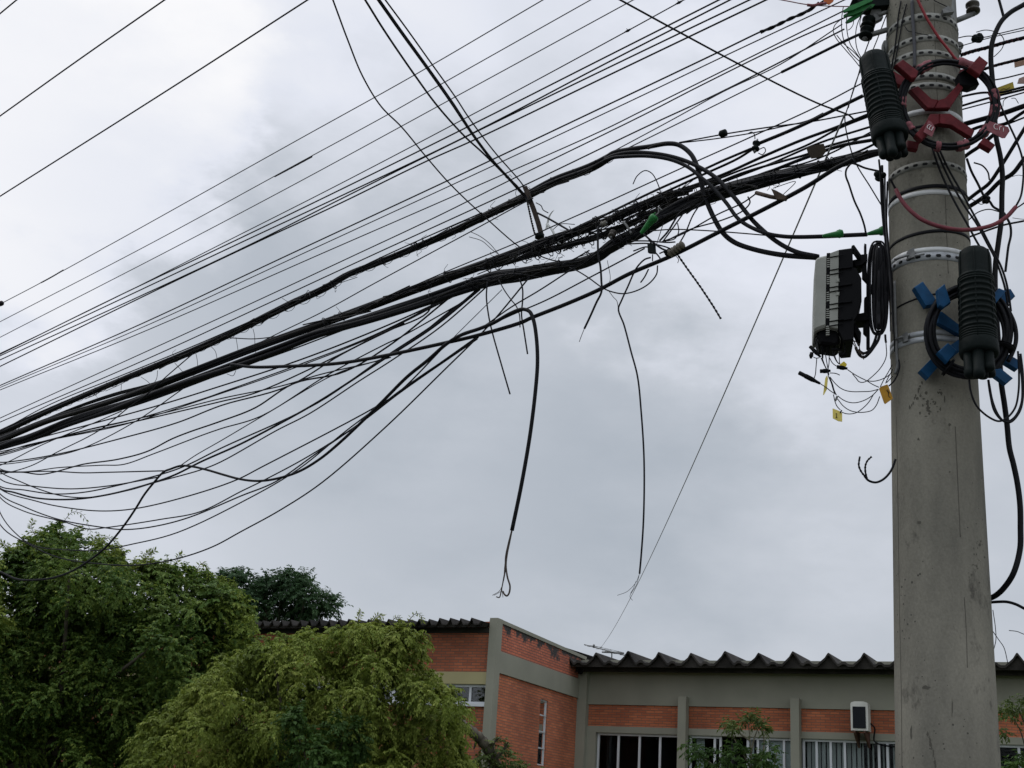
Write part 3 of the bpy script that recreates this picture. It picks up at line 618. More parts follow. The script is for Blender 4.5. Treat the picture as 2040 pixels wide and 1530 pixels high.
def coil(c, cx, cy, rx, ry, thick, n, m, mtape, tape_arcs, label, name, group, parent_off, seed):
    rs = random.Random(seed); t = root(name, c, label, 'cable coil', group)
    def P(a, j=0, k=0): return (cx + (rx + j) * math.cos(a), cy + (ry + j) * math.sin(a))
    for i in range(n):
        q = rs.uniform(0, 6.28); jr = rs.uniform(-1, 1) * thick * .30; off = parent_off + rs.uniform(-.016, .016)
        A = np.linspace(0, 2 * math.pi, 60); pts = []
        for a in A[:-1]:
            j = jr + 2.0 * math.sin(2 * a + q) + 1.2 * math.sin(3 * a + q * 2); pts.append(plane_pts([P(a, j)], c, VN, off + .006 * math.sin(a * 2 + q))[0])
        pts.append(pts[0]); g = G(); g.tube(pts, rs.uniform(.0052, .0078), 7, caps=False); g.build('loop', m, t)
    for (a0, a1) in tape_arcs:
        g = G(); A = np.linspace(a0, a1, 8); rr = thick * .70 / F_PX * 4.75
        g.tube([plane_pts([P(a)], c, VN, parent_off)[0] for a in A], [rr * (.96 + .08 * math.sin(i * 1.7)) for i in range(8)], 12); g.build('tape_wrap', mtape, t)
    return t
rd = math.radians
coil(c1, 1889, 208, 94, 86, 17, 9, M_CABLE, M_PINK, [(rd(-128), rd(-112)), (rd(-78), rd(-50)), (rd(-18), rd(-4)), (rd(3), rd(18)), (rd(32), rd(46)), (rd(66), rd(80)), (rd(142), rd(153)), (rd(176), rd(190)), (rd(100), rd(106))], 'black coil spirally wrapped with faded red tape on the red cross', 'slack_coil', 'slack coils on the crosses', .085, 1)
part_prism('rear_tab', M_CABLE, [(cr([(1375, 745), (1440, 700), (1560, 780), (1590, 850), (1500, 880), (1390, 860)]), .06, .05)], c1, X1, 'black wrapped arm end behind the upper right tab')
def rtag(pts, off, label, text_pts):
    t = root('marker_tag', plane_pts(pts, c1, VN, off)[0], label, 'tag', 'faded red tags on the coil'); g = G(); g.prism(plane_pts(pts, c1, VN, off), -VN * .003); g.build('plate', M_PINK, t)
    g = G()
    for st in text_pts: g.tube(spline(plane_pts(st, c1, VN, off + .0025), n=5), .0011, 5)
    g.build('handwriting', M_INK, t)
rtag(cr([(1040, 1290), (1070, 1222), (1100, 1240), (1140, 1300), (1105, 1390), (1020, 1340)]), .15, 'faded red tag with white handwriting at the lower left of the red cross', [cr([(1085, 1265), (1062, 1275), (1058, 1300), (1075, 1308)]), cr([(1098, 1275), (1082, 1292), (1080, 1315), (1092, 1320)]), cr([(1118, 1290), (1098, 1330)])])
rtag(cr([(1660, 1270), (1690, 1230), (1880, 1290), (1896, 1330), (1850, 1400), (1820, 1402), (1668, 1325)]), .16, 'faded red tag with white letters sticking out right of the red cross', [cr([(1775, 1268), (1745, 1262), (1735, 1290), (1752, 1312), (1775, 1312)]), cr([(1790, 1325), (1798, 1285), (1815, 1285)]), cr([(1832, 1300), (1828, 1340)])])
c2 = onpole(1925, 655, .0) + VN * .004
X2 = root('cable_cross', c2, 'blue cross-shaped holder on the pole behind the lower closure', 'cable holder', 'cross-shaped cable holders')
bl = lambda p: conv(1560, 480, 4.25, p)
part_prism('arm', M_BLUE, [(bl([(1310, 600), (1345, 595), (1560, 760), (1540, 800), (1480, 785), (1310, 690)]), .05, .03)], c2, X2)
part_prism('arm', M_BLUE, [(bl([(1310, 955), (1480, 838), (1560, 810), (1570, 880), (1490, 935), (1390, 1028)]), .05, .03)], c2, X2)
part_prism('arm', M_BLUE, [(bl([(1570, 700), (1760, 560), (1800, 600), (1620, 790)]), .05, .03)], c2, X2)
part_prism('arm', M_BLUE, [(bl([(1580, 800), (1640, 780), (1860, 930), (1830, 1000)]), .05, .03)], c2, X2)
for a in ([(1110, 390), (1185, 340), (1295, 490), (1270, 540), (1210, 552)], [(1880, 405), (1930, 403), (1970, 465), (1830, 592), (1785, 575), (1780, 500)], [(1158, 1095), (1290, 960), (1345, 1030), (1230, 1162)], [(1848, 922), (2030, 1025), (1985, 1088), (1840, 1000)]):
    part_prism('end_tab', M_BLUE, [(bl(a), .055, .035)], c2, X2)
for a in ([(1308, 408), (1370, 360), (1424, 520), (1360, 565), (1325, 545)], [(1782, 450), (1830, 395), (1890, 420), (1810, 520), (1785, 530)], [(1310, 940), (1400, 860), (1480, 930), (1392, 1028)], [(1780, 1085), (1850, 1078), (1950, 1160), (1890, 1212), (1785, 1135)]):
    part_prism('end_tab', M_BLUE, [(bl(a), .145, .03)], c2, X2)
coil(c2, 1930, 660, 77, 84, 30, 14, M_CABLE, M_CABLE, [(rd(-60), rd(-56)), (rd(20), rd(24)), (rd(120), rd(124))], 'thick black coil of slack cable threaded through the blue cross', 'slack_coil', 'slack coils on the crosses', .10, 2)
# ------------------------------------------------------------------ insulator brackets near the pole top
def spool(p, axis, r, h, name, label, group=None, m=None, post=True):
    t = root(name, p, label, 'insulator', group); z = Vector(axis).normalized(); x = z.orthogonal().normalized(); y = z.cross(x)
    Mx = Matrix(((x[0], y[0], z[0], p[0]), (x[1], y[1], z[1], p[1]), (x[2], y[2], z[2], p[2]), (0, 0, 0, 1)))
    g = G(); g.lathe(Mx, [(r * .5, -h / 2), (r, -h * .42), (r, -h * .25), (r * .62, -h * .1), (r * .62, h * .1), (r, h * .25), (r, h * .42), (r * .5, h / 2)], 20); g.build('spool', m or M_PORC, t)
    if post: g = G(); g.lathe(Mx, [(r * .22, -h * .85), (r * .22, h * .85)], 8); g.lathe(Mx, [(r * .4, -h * .72), (r * .4, -h * .6)], 6); g.build('pin', M_DULL, t)
    return t
t = spool(near(1938, 16, .03), (0, .1, 1), .030, .05, 'spool_insulator', 'brown spool insulator on the bracket right of the pole top', 'spool insulators')
g = G(); g.tube([near(1903, 42, -.02), near(1918, 36, .02), near(1940, 27, .03)], .012, 8); g.prism([onpole(1874, 25, .006), onpole(1886, 18, .006), onpole(1897, 30, .008), onpole(1876, 33, .006)], (0, -.025, 0)); g.prism([near(1890, -10, -.14), near(1904, -14, -.1), near(1905, 48, -.1), near(1895, 38, -.14)], (0, .03, 0)); tag(g.build('pole_bracket', M_DULL), 'steel bracket with a short arm at the right of the pole top', 'bracket', 'brackets at the pole top')
for q, (x, y, lb) in enumerate(((1730, 46, 'upper black spool insulator left of the pole top above the closure'), (1726, 66, 'lower black spool insulator just above the tilted closure'))):
    spool(near(x, y, .02), (.25, .1, 1), .030, .05, 'spool_insulator', lb, 'spool insulators', M_CLOS)
g = G(); g.tube([near(1728, 72, .02), near(1745, 66, .02), near(1772, 58, .0)], .012, 8); g.prism([near(1735, 15, .0), near(1752, 12, .0), near(1760, 34, .0), near(1745, 42, 0)], (0, .03, 0)); g.tube([near(1750, 30, 0), near(1772, 22, 0)], .010, 8); tag(g.build('pole_bracket', M_DULL), 'dark steel arm holding two insulators left of the pole top', 'bracket', 'brackets at the pole top')
g = G(); g.prism([near(1700, -6, -.03), near(1775, -8, -.03), near(1776, 9, -.03), near(1735, 12, -.03), near(1715, 6, -.03)], (0, .07, 0)); g.tube([near(1716, 4, 0), near(1760, 10, 0)], .012, 8); tag(g.build('clamp_block', M_CLOS), 'dark clamp block cut by the top edge of the view beside the pole', 'clamp')
g = G(); g.tube(spline([near(1762, 84, .0), near(1759, 92, 0), near(1760, 102, 0), near(1768, 104, 0)]), .006, 7); g.tube([near(1764, 82, 0), near(1766, 105, 0)], .009, 8); tag(g.build('hook', M_DULL), 'small dark hook on the left edge of the pole above the closure', 'hook')
spool(near(1908, 97, .06), (.4, .3, 1), .020, .06, 'spool_insulator', 'small grey dead-end insulator at the right edge of the pole by the taped cable', 'spool insulators', M_DULL, False)
def lumpy(c, r, name, label, cat, m, seed, stretch=(1, 1, 1), n=5):
    rs = random.Random(seed); g = G()
    for _ in range(n):
        d = np.array([rs.uniform(-1, 1) * stretch[0], rs.uniform(-1, 1) * stretch[1], rs.uniform(-1, 1) * stretch[2]]) * r * .5; e = np.array([rs.uniform(-1, 1), rs.uniform(-1, 1), rs.uniform(-1, 1)]); e /= np.linalg.norm(e)
        g.tube([c + d - e * r * .6, c + d - e * r * .3, c + d + e * r * .3, c + d + e * r * .6], [r * .25, r * .5, r * .5, r * .25], 9)
    return tag(g.build(name, m), label, cat)
lumpy(near(1945, 78, .05), .030, 'wire_clamp', 'lumpy black wire clamp in the cables right of the pole top', 'clamp', M_CLOS, 4)
lumpy(near(1752, 352, -.02), .026, 'anchor_clamp', 'black anchor clamp where the main bundle meets the pole', 'clamp', M_CLOS, 9)
# green plastic clips at the top
def fin(g, p, q, w, m=0):
    p = np.array(p); q = np.array(q); d = q - p; u = np.cross(d, np.array([0, 1., 0])); u /= np.linalg.norm(u); L = np.linalg.norm(d)
    g.prism([p - u * w * .4, p + u * w * .4, p + d * .25 + u * w, p + d * .9 + u * w * .7, q, p + d * .9 - u * w * .7, p + d * .25 - u * w], np.array([0, .012, 0]), 0, .002)
for k, (a, b, w, lb) in enumerate((((1681, 22), (1742, -4), .012, 'green plastic wedge clamp at the top edge, upper of the stack'), ((1682, 31), (1744, 8), .012, 'green plastic wedge clamp at the top edge, middle of the stack'), ((1686, 44), (1722, 22), .010, 'dark green wedge clamp at the top edge, lowest of the stack'), ((1722, 8), (1744, 2), .010, 'pale green clamp end beside the dark clamp block'))):
    g = G(); fin(g, near(*a, -.06 + .02 * k), near(*b, -.06 + .02 * k), w); tag(g.build('wedge_clamp', M_GREEN), lb, 'clamp', 'green wedge clamps')
def clip(a, b, w, label):
    g = G(); p = np.array(a); q = np.array(b); d = q - p; L = np.linalg.norm(d); e = d / L; r = w
    g.tube([p, p + d * .06, p + d * .12, p + d * .75, p + d * .78, p + d * .93, q], [r * .45, r * .5, r * .55, r * .98, r * 1.15, r * 1.15, r * .9], 8)
    g.tube([p + d * .70 + ZV * r, p + d * .85 + ZV * r * 1.25, q + ZV * r * .9], r * .16, 5); g.tube([p + d * .70 - ZV * r, p + d * .85 - ZV * r * 1.25, q - ZV * r * .9], r * .16, 5)
    return tag(g.build('wedge_clamp', M_GREEN), label, 'clamp', 'green wedge clamps')
clip(near(1639, 470, .18), near(1679, 465, .18), .015, 'green wedge clamp on the horizontal cable left of the grey box top')
clip(near(1729, 466, .12), near(1762, 459, .12), .016, 'green wedge clamp touching the left side of the pole')
# ------------------------------------------------------------------ cables: every run hangs in the upright plane of the street's pole line (or close beside it)
PWL = axz(4.6)
def wp(px, py, off):
    r = ray(px, py); t = WN.dot(PWL + WN * off - CAM) / WN.dot(r); return CAM + r * t
def zp(px, py, h): r = ray(px, py); return CAM + r * ((h - CAM[2]) / r[2])
def pts(s): return [tuple(map(float, q.split(','))) for q in s.split()]
def extend(P, p, L=14.0):
    P = [np.array(q) for q in P]
    if p[0][0] <= 2 or p[0][1] <= 2 or p[0][0] >= 2037: d = P[0] - P[1]; P.insert(0, P[0] + d / np.linalg.norm(d) * L)
    if p[-1][0] <= 2 or p[-1][1] <= 2 or p[-1][0] >= 2037: d = P[-1] - P[-2]; P.append(P[-1] + d / np.linalg.norm(d) * L)
    return P
wrs = random.Random(11)
def width_r(P, w): return max(.0012, w / 2 / F_PX * _fw.dot(np.mean(P, axis=0) - CAM))
def run3(P, w, name, label, cat='cable', group=None, m=None, twist=0, n=7, taper=None, rad=None):
    """one cable through 3-D points; twist > 0 makes it a twisted pair"""
    r = rad or width_r(P, w); C = spline(P, n=n); g = G(); rr = np.array([max(.0011, w_) for w_ in np.full(len(C), r)])
    if twist:
        for ph in (0, math.pi):
            Lc = np.concatenate([[0], np.cumsum(np.linalg.norm(np.diff(C, axis=0), axis=1))]); m2 = max(len(C), int(Lc[-1] / twist * 7)); q = np.linspace(0, Lc[-1], m2)
            D = np.stack([np.interp(q, Lc, C[:, k]) for k in range(3)], 1); T = np.gradient(D, axis=0); T /= np.linalg.norm(T, axis=1, keepdims=True)
            A = np.cross(T, np.array([.3, .8, .52])); A /= np.linalg.norm(A, axis=1, keepdims=True); Bn = np.cross(T, A); th = (q / twist * 2 * math.pi + ph)[:, None]
            g.tube(D + (A * np.cos(th) + Bn * np.sin(th)) * r * .55, r * .6, 5)
    else:
        if taper: rr = rr * np.interp(np.linspace(0, 1, len(C)), *taper)
        g.tube(C, rr, 7)
    o = g.build(name, m or M_WIRE); return tag(o, label, cat, group)
def run(s, w, name, label, cat='cable', group=None, m=None, off=None, **k):
    p = pts(s); off = -.28 + wrs.uniform(-.09, .09) if off is None else off
    o_ = off if isinstance(off, (list, tuple)) else [off] * len(p)
    P = [wp(x, y, o) for (x, y), o in zip(p, o_)]
    if name == 'slack_wire' and p[-1][0] <= 2:                       # the slack wires are gathered back to the bundle beyond the frame
        a = wp(0, 884, o_[-1]); d = P[-1] - P[-2]; d /= np.linalg.norm(d); P += [P[-1] + d * .45 + ZV * (a - P[-1])[2] * .35, a + WD * 1.6 + ZV * .12, a + WD * 14 + ZV * 1.6]; p = p[:1] + [(50, 50)] * (len(P) - 1)
    return run3(extend(P, p), w, name, label, cat, group, m, **k)
ORD = ['uppermost', 'second', 'third', 'fourth', 'fifth', 'sixth', 'seventh', 'eighth', 'ninth', 'tenth', 'eleventh', 'twelfth', 'thirteenth', 'fourteenth', 'fifteenth', 'sixteenth', 'seventeenth', 'eighteenth', 'nineteenth', 'twentieth', 'twenty-first', 'twenty-second', 'twenty-third', 'twenty-fourth', 'twenty-fifth']
# power lines at the top left
for s, lb in (('0,27 34,-1', 'short stretch of power line cutting the top left corner'), ('0,231 164,114 329,-1', 'power line across the bright cloud, upper of the two long ones at top left'), ('0,391 360,163 614,-1', 'power line across the bright cloud, lower of the two long ones at top left')):
    run(s, 3.0, 'power_line', lb, 'power line', 'power lines at the top left', off=-.6)
# the taut wires in the upper sky, in order from the top
TAUT = [('0,606 82,563 233,480 600,275 830,147 1083,-1', 1.9, M_GREYW), ('0,641 310,480 600,322 773,228 887,163 1178,-1', 1.9, M_GREYW), ('0,672 373,480 600,360 907,193 1263,-1', 1.9, M_GREYW),
        ('0,704 55,678 240,588 453,480 680,365 1007,193 1251,61 1353,5 1364,-1', 2, M_WIRE), ('0,706 233,591 467,480 680,377 933,252 1200,117 1434,-1', 2.8, M_WIRE), ('0,709 243,595 487,480 680,390 940,266 1200,130 1456,-1', 2.8, M_WIRE),
        ('0,717 357,554 513,480 680,396 917,278 1280,102 1495,-1', 2.8, M_WIRE), ('0,730 357,556 513,482 680,404 848,322 953,275 1200,156 1528,-1', 3, M_WIRE),
        ('0,768 280,646 570,510 913,350 1200,214 1427,106 1518,62 1560,44 1621,14 1645,-1', 3, M_WIRE), ('0,772 300,645 593,510 983,330 1280,190 1447,110 1684,-1', 2.1, M_WIRE), ('0,777 300,655 630,510 910,388 1200,260 1277,222 1473,125 1684,20', 2, M_WIRE),
        ('0,833 480,614 703,510 867,433 1010,362 1280,230 1393,172 1570,85 1688,33', 2.2, M_WIRE), ('0,841 300,712 535,604 738,510 1043,370 1280,256 1433,185 1682,58', 2.3, M_WIRE)]
for k, (s, w, m) in enumerate(TAUT):
    extra = ' with a splice' if k == 1 else ''
    run(s, w, 'overhead_wire', 'thin taut wire in upper sky, ' + ORD[k] + ' of thirteen down the left edge' + extra, 'wire', 'taut wires in the upper sky', m, off=-.22 - .035 * k)
def splice(s, w, label, off, twist=.03):
    return run(s, w, 'wire_splice', label, 'splice', 'wire splices', M_WIRE, off=off, twist=twist)
splice('82,563 104,551 126,538', 2.8, 'twisted splice on the uppermost taut wire near the left edge', -.22)
splice('547,352 585,332 622,312', 2.8, 'twisted splice on the second taut wire in mid sky', -.255)
splice('1515,64 1540,54 1575,37 1608,23 1632,6', 7, 'thick wavy sleeve on a taut wire near the orange tag', -.50, .12)
for x, y, o_, lb in ((1251, 61, -.325, 'small knot on a taut wire right of the drop cables'), (1353, 5, -.325, 'small knot on a taut wire at the top edge')):
    g = G(); c = wp(x, y, o_); g.tube([c - WD * .03 + ZV * .004, c, c + WD * .03 - ZV * .002], [.002, .008, .002], 7); g.tube([c, c + ZV * .018 + WD * .01], .002, 5); tag(g.build('wire_knot', M_WIRE), lb, 'wire knot')
g = G(); c = wp(1, 605, -.22); g.tube([c + WD * .03, c + WD * .015, c - WD * .02, c - WD * .035], [.006, .022, .024, .008], 9); tag(g.build('wire_damper', M_WIRE), 'small round damper on the uppermost taut wire at the left edge', 'damper')
# wires under and beside the upper spiral-wrapped bundle
run('0,859 97,807 242,748 398,684 560,612 640,572 740,522 850,472 960,424', 2.2, 'overhead_wire', 'thin wire hugging the upper side of the spiral-wrapped bundle', 'wire', off=-.30)
run('1221,302 1342,237 1442,182 1555,128 1678,48', 2.4, 'overhead_wire', 'thin wire rising from the spiral-wrapped bundle end to the pole, upper of two', 'wire', off=-.3)
run('1243,299 1400,222 1555,145 1683,82 1720,67', 2.6, 'overhead_wire', 'thin wire rising from the spiral-wrapped bundle end to the pole, lower of two', 'wire', off=-.33)
run('1557,144 1620,113 1683,82 1718,66', 6, 'wire_sleeve', 'thick dark sleeve on the wire just left of the tilted closure', 'sleeve', off=-.33)
run('1062,395 1037,407 942,459 847,510 745,565 645,620 546,668 480,702 384,748', 2.3, 'overhead_wire', 'thin wire running below the spiral-wrapped bundle in mid sky', 'wire')
run('458,673 508,675 560,669 600,664', 2.2, 'overhead_wire', 'short level wire bridging the two bundles', 'wire')
run('713,617 800,580 892,540 1040,479 1090,456 1200,407 1382,324 1496,273 1641,206 1717,166', 2.6, 'overhead_wire', 'straight wire above the main bundle from mid span to the tilted closure', 'wire')
# ------------------------------------------------------------------ bundles: several cables lashed together, each a part
def bundle(s, w, n, label, off, twist=1.3, strand=None, wrap=0, seed=1, m=M_CABLE, group='cable bundles'):
    p = pts(s); ww = np.array(w if isinstance(w, (list, tuple)) else [w] * len(p), float); P = extend([wp(x, y, off) for x, y in p], p, 14)
    if len(P) > len(p):
        ww = np.concatenate([[ww[0]] if p[0][0] <= 2 else [], ww, [ww[-1]] if (p[-1][0] >= 2037) else []])
    C = spline(P, n=9); rsd = random.Random(seed); idx = np.linspace(0, len(P) - 1, len(C)); W_ = np.interp(idx, np.arange(len(P)), ww)
    dep = (C - CAM) @ _fw; R = W_ / 2 / F_PX * dep; t = root('cable_bundle', C[len(C) // 2], label, 'cable bundle', group)
    T = np.gradient(C, axis=0); T /= np.linalg.norm(T, axis=1, keepdims=True); U = np.cross(T, WN); U /= np.linalg.norm(U, axis=1, keepdims=True); V_ = np.cross(T, U)
    Lc = np.concatenate([[0], np.cumsum(np.linalg.norm(np.diff(C, axis=0), axis=1))])
    for i in range(n):
        ph = 2 * math.pi * i / n + rsd.uniform(-.4, .4); rho = rsd.uniform(.45, .78) if i else .1; sr = rsd.uniform(.36, .54); q1, q2 = rsd.uniform(0, 6), rsd.uniform(0, 6)
        th = ph + .9 * np.sin(Lc / twist + q1) + .4 * np.sin(Lc / twist * 2.7 + q2); ro = rho * (1 + .22 * np.sin(Lc * 1.9 + q2))
        D = C + U * (np.cos(th) * ro * R)[:, None] + V_ * (np.sin(th) * ro * R * .8)[:, None]
        g = G(); g.tube(D, np.maximum(.0025, R * sr), 7); g.build('cable', m if rsd.random() > .25 else M_DUSTY, t)
    if wrap:                                                           # thin lashing wire wound round the bundle
        m2 = int(Lc[-1] / wrap * 10); q = np.linspace(0, Lc[-1], m2); X = lambda A: np.stack([np.interp(q, Lc, A[:, k]) for k in range(3)], 1); Rq = np.interp(q, Lc, R); th = (q / wrap * 2 * math.pi)[:, None]
        g = G(); g.tube(X(C) + (X(U) * np.cos(th) + X(V_) * np.sin(th)) * (Rq * 1.04)[:, None], .0018, 5); g.build('lashing_wire', M_WIRE, t)
    return t
bundle('0,864 88,823 242,757 398,694 480,657 584,606 650,575 690,550 740,530 790,510 892,466 974,426 1040,394 1100,363 1180,333 1223,309', [13, 13, 13, 14, 15, 19, 18, 15, 16, 16, 17, 17, 18, 20, 20, 16], 5, 'black spiral-wrapped cable bundle crossing the picture above the main bundle', -.36, 1.5, wrap=.16, seed=3)
bundle('0,869 77,841 154,811 230,786 302,767 390,737 480,700 590,661', [7, 7, 7, 8, 8, 8, 8, 8], 3, 'slim cable bundle on top of the main run at the left edge', -.30, seed=5)
bundle('0,877 96,838 182,812 274,783 371,745 480,704 590,664 713,618 823,576 933,537 998,514 1063,489 1125,467 1194,446 1259,414 1318,392 1380,372 1435,358', [14, 14, 14, 14, 14, 15, 16, 17, 17, 17, 16, 15, 14, 14, 13, 12, 10, 9], 6, 'upper half of the thick main cable run, ending at mid picture', -.24, 1.4, seed=8)
bundle('0,888 69,868 137,841 274,798 412,750 480,725 560,694 634,664 727,637 837,602 947,563 990,551 1037,545 1096,534 1155,524 1190,510 1223,485 1272,462 1318,433 1376,402 1435,382 1518,360 1595,341 1684,320 1729,307 1756,301', [18, 18, 18, 18, 18, 18, 18, 19, 20, 22, 24, 25, 24, 23, 22, 22, 24, 26, 29, 32, 32, 31, 28, 24, 19, 15], 9, 'thickest black cable bundle, lower one, running unbroken from left edge to pole', -.20, 1.1, seed=12)
bundle('933,543 988,530 1063,506 1116,492 1194,470 1243,452 1300,424 1360,396', [7, 9, 11, 11, 12, 12, 11, 8], 5, 'rough dusty cable strands packed between the two main bundles at mid picture', -.27, .6, seed=21, m=M_DUSTY)
bundle('1088,490 1140,470 1200,447 1255,424 1310,400 1372,376', [6, 8, 9, 10, 9, 6], 4, 'dusty strands with lashings above the green wedge clamp', -.30, .5, seed=22, m=M_DUSTY)
bundle('1684,321 1705,327 1722,334 1752,341', [9, 9, 9, 9], 3, 'short dark sleeve of cables ending at the anchor clamp on the pole', -.16, seed=30)
def mess(t, s, spread, n, off, seed, span=(60, 240)):
    """thin stray strands, ties and tie tails that belong to a bundle"""
    p = np.array(pts(s)); L = np.concatenate([[0], np.cumsum(np.hypot(*np.diff(p, axis=0).T))]); r = random.Random(seed)
    at_ = lambda u: np.array([np.interp(u, L, p[:, 0]), np.interp(u, L, p[:, 1])])
    for k in range(n):
        a = r.uniform(0, L[-1] - 40); b = min(L[-1], a + r.uniform(*span)); P = []; y0 = r.uniform(-1, 1)
        for j in range(5):
            q = at_(a + (b - a) * j / 4); P.append(wp(q[0], q[1] + spread * (y0 * (1 - j / 2) + r.uniform(-.3, .3)), off + .02 * r.uniform(-1, 1)))
        g = G(); g.tube(spline(P, n=5), r.choice((.0016, .0022, .003, .004)), 6); g.build('loose_strand', r.choice((M_CABLE, M_WIRE, M_DUSTY)), t)
    for k in range(n // 2):
        u = r.uniform(10, L[-1] - 10); q = at_(u); e = at_(u + 6) - at_(u - 6); e /= np.hypot(*e); nn = np.array([-e[1], e[0]]); w_ = spread * r.uniform(.6, .95); c = wp(q[0], q[1], off); g = G()
        ring = [wp(*(q + nn * w_ * math.cos(v)), off) - WN * (w_ / F_PX * 6.5 * math.sin(v)) for v in np.linspace(0, 6.283, 15)]; g.tube(ring, .0028, 6, caps=False); o = g.build('cable_tie', M_CABLE, t)
        g = G(); sg = r.choice((-1, 1)); g.tube(spline([wp(*(q + nn * w_ * sg), off), wp(*(q + nn * (w_ + r.uniform(3, 7)) * sg + e * r.uniform(-5, 5)), off + .02), wp(*(q + nn * (w_ + r.uniform(4, 13)) * sg + e * r.uniform(-12, 12)), off + .03)], n=4), .0013, 5); g.build('tie_tail', M_CABLE, t)
BN = {o['label'][:24]: o for o in bpy.data.objects if o.name.startswith('cable_bundle')}
for key, s, sp, n, off, sd in (('thickest black cable bun', '837,602 947,563 1037,545 1155,524 1223,485 1318,433 1435,382 1595,341 1729,307', 13, 46, -.16, 1), ('upper half of the thick ', '590,664 823,576 998,514 1125,467 1259,414 1380,372', 12, 30, -.20, 2), ('rough dusty cable strand', '950,538 1063,506 1194,470 1300,424 1350,400', 14, 40, -.22, 3), ('black spiral-wrapped cab', '88,823 398,694 584,606 740,530 974,426 1180,333', 9, 26, -.33, 4), ('dusty strands with lashi', '1100,486 1200,447 1310,400 1372,376', 12, 30, -.26, 5)): mess(BN[key], s, sp, n, off, sd, (50, 220))
# cables that fan from the bundle to the pole
NEARP = [('1106,480 1200,431 1318,374 1386,345 1445,318 1497,296', 5, 'cable from the main bundle to the little insulator, upper of two parallel ones'), ('1118,484 1200,439 1320,385 1396,350 1470,316 1497,299', 5, 'cable from the main bundle to the little insulator, lower of two parallel ones'), ('1514,285 1570,262 1627,236 1680,210 1719,191', 7.5, 'stout cable from the little insulator to the tilted closure'),
         ('1180,452 1318,393 1440,348 1520,312 1595,280 1660,256 1728,229', 6, 'cable to the pole passing just under the bare drop wire end'), ('1240,440 1360,384 1440,353 1478,338 1604,291 1673,255 1730,232', 4.5, 'cable to the pole close below another, meeting behind the tilted closure'),
         ('1330,410 1440,360 1478,345 1560,321 1609,307 1644,293 1737,268', 5, 'cable to the pole passing behind the brown tag'), ('1400,378 1440,363 1529,329 1635,284 1736,252', 4.5, 'cable to the pole just above the brown tag'), ('1400,386 1440,370 1520,347 1595,318 1673,291 1738,279', 7, 'knobbly taped cable just above the thick bundle by the pole'), ('1500,352 1540,338 1600,326 1660,303 1737,262', 3.5, 'thin cable climbing to the pole from the thick bundle'), ('1660,316 1700,306 1740,288 1760,277', 5, 'short cable from the bundle into the base of the tilted closure')]
for k, (s, w, lb) in enumerate(NEARP): run(s, w, 'overhead_cable', lb, group='cables fanning to the pole', m=M_CABLE, off=-.22 - .022 * k)
run('1353,284 1422,271 1456,265 1535,253 1612,243 1730,221', 3, 'overhead_wire', 'twisted wire from the bundle bend past the small ball to the pole', 'wire', off=-.33)
run('1353,285 1436,275 1504,264 1555,253 1610,240 1640,225', 2.6, 'overhead_wire', 'wire just under the small ball running from the bundle bend', 'wire', off=-.34)
c = wp(1440, 266, -.33); g = G(); g.tube([c - WD * .021, c - WD * .018, c + WD * .012, c + WD * .022], [.010, .019, .019, .008], 12); tag(g.build('wire_reel', M_CLOS), 'small round black drum hanging on the wires above the cable bend', 'drum')
spool(wp(1506, 291, -.25), (.2, .1, 1), .020, .05, 'spool_insulator', 'small black insulator with a wire loop at the joint of two cables', 'spool insulators', M_CLOS)
run('1504,277 1503,268 1497,263 1489,267', 2, 'loose_wire', 'tiny curl of wire on top of the small insulator', 'wire', off=-.25); run('1512,298 1522,294 1525,301 1519,308 1511,305', 2, 'loose_wire', 'small loop of wire right of the small insulator', 'wire', off=-.25)
# big cables that bend down from the spiral bundle
run('1205,316 1221,305 1258,297 1294,292 1331,286 1353,289 1376,307 1388,330 1396,358 1402,385 1412,412 1424,438 1440,464 1462,482 1500,496 1560,508 1628,513', 10, 'overhead_cable', 'thick cable humping over, dropping through the bundle to the grey box, outermost bend', m=M_CABLE, off=-.16)
run('1205,318 1223,310 1257,304 1305,306 1353,316 1393,333 1427,355 1464,395 1490,428 1507,447 1547,481 1585,501 1630,511', 9, 'overhead_cable', 'thick cable bending down in a smooth arc to the grey box, middle bend', m=M_CABLE, off=-.14)
run('1205,320 1223,314 1243,312 1291,311 1336,318 1371,333 1396,353 1416,370 1445,402 1473,438 1518,462 1562,471 1640,471 1682,469 1727,467', 8, 'overhead_cable', 'thick cable bending down and running level through the green clamps', m=M_CABLE, off=-.12)
run('1291,296 1305,290 1325,286', 5, 'tape_patch', 'faded grey tape patch on the hump of the thick cable', 'tape', m=M_DUSTY, off=-.11)
# lower single cable
run('460,726 505,731 562,730 672,724 754,711 892,682 952,668 1040,642 1057,634 1130,605 1194,577 1253,546 1342,508 1437,460 1551,402 1610,370 1664,336 1700,318', 8, 'overhead_cable', 'single stout cable running below the main bundle up to the pole', m=M_CABLE, off=-.12)
g = G(); g.prism([wp(*q, -.10) for q in ((1538, 377), (1548, 381), (1570, 393), (1567, 400), (1548, 399))], WN * .012, 0, .002); g.tube([wp(1506, 384, -.1), wp(1535, 392, -.1), wp(1566, 397, -.1)], .010, 8); tag(g.build('cable_clamp', mat('brown_clamp', (.055, .036, .025), .8, noise_amt=.5, nscale=40)), 'brown arrow-shaped clamp on the stout lower cable near the pole', 'clamp')
run('1560,388 1585,362 1540,375', 1.6, 'loose_wire', 'thin wire end beside the brown arrow clamp', 'wire')
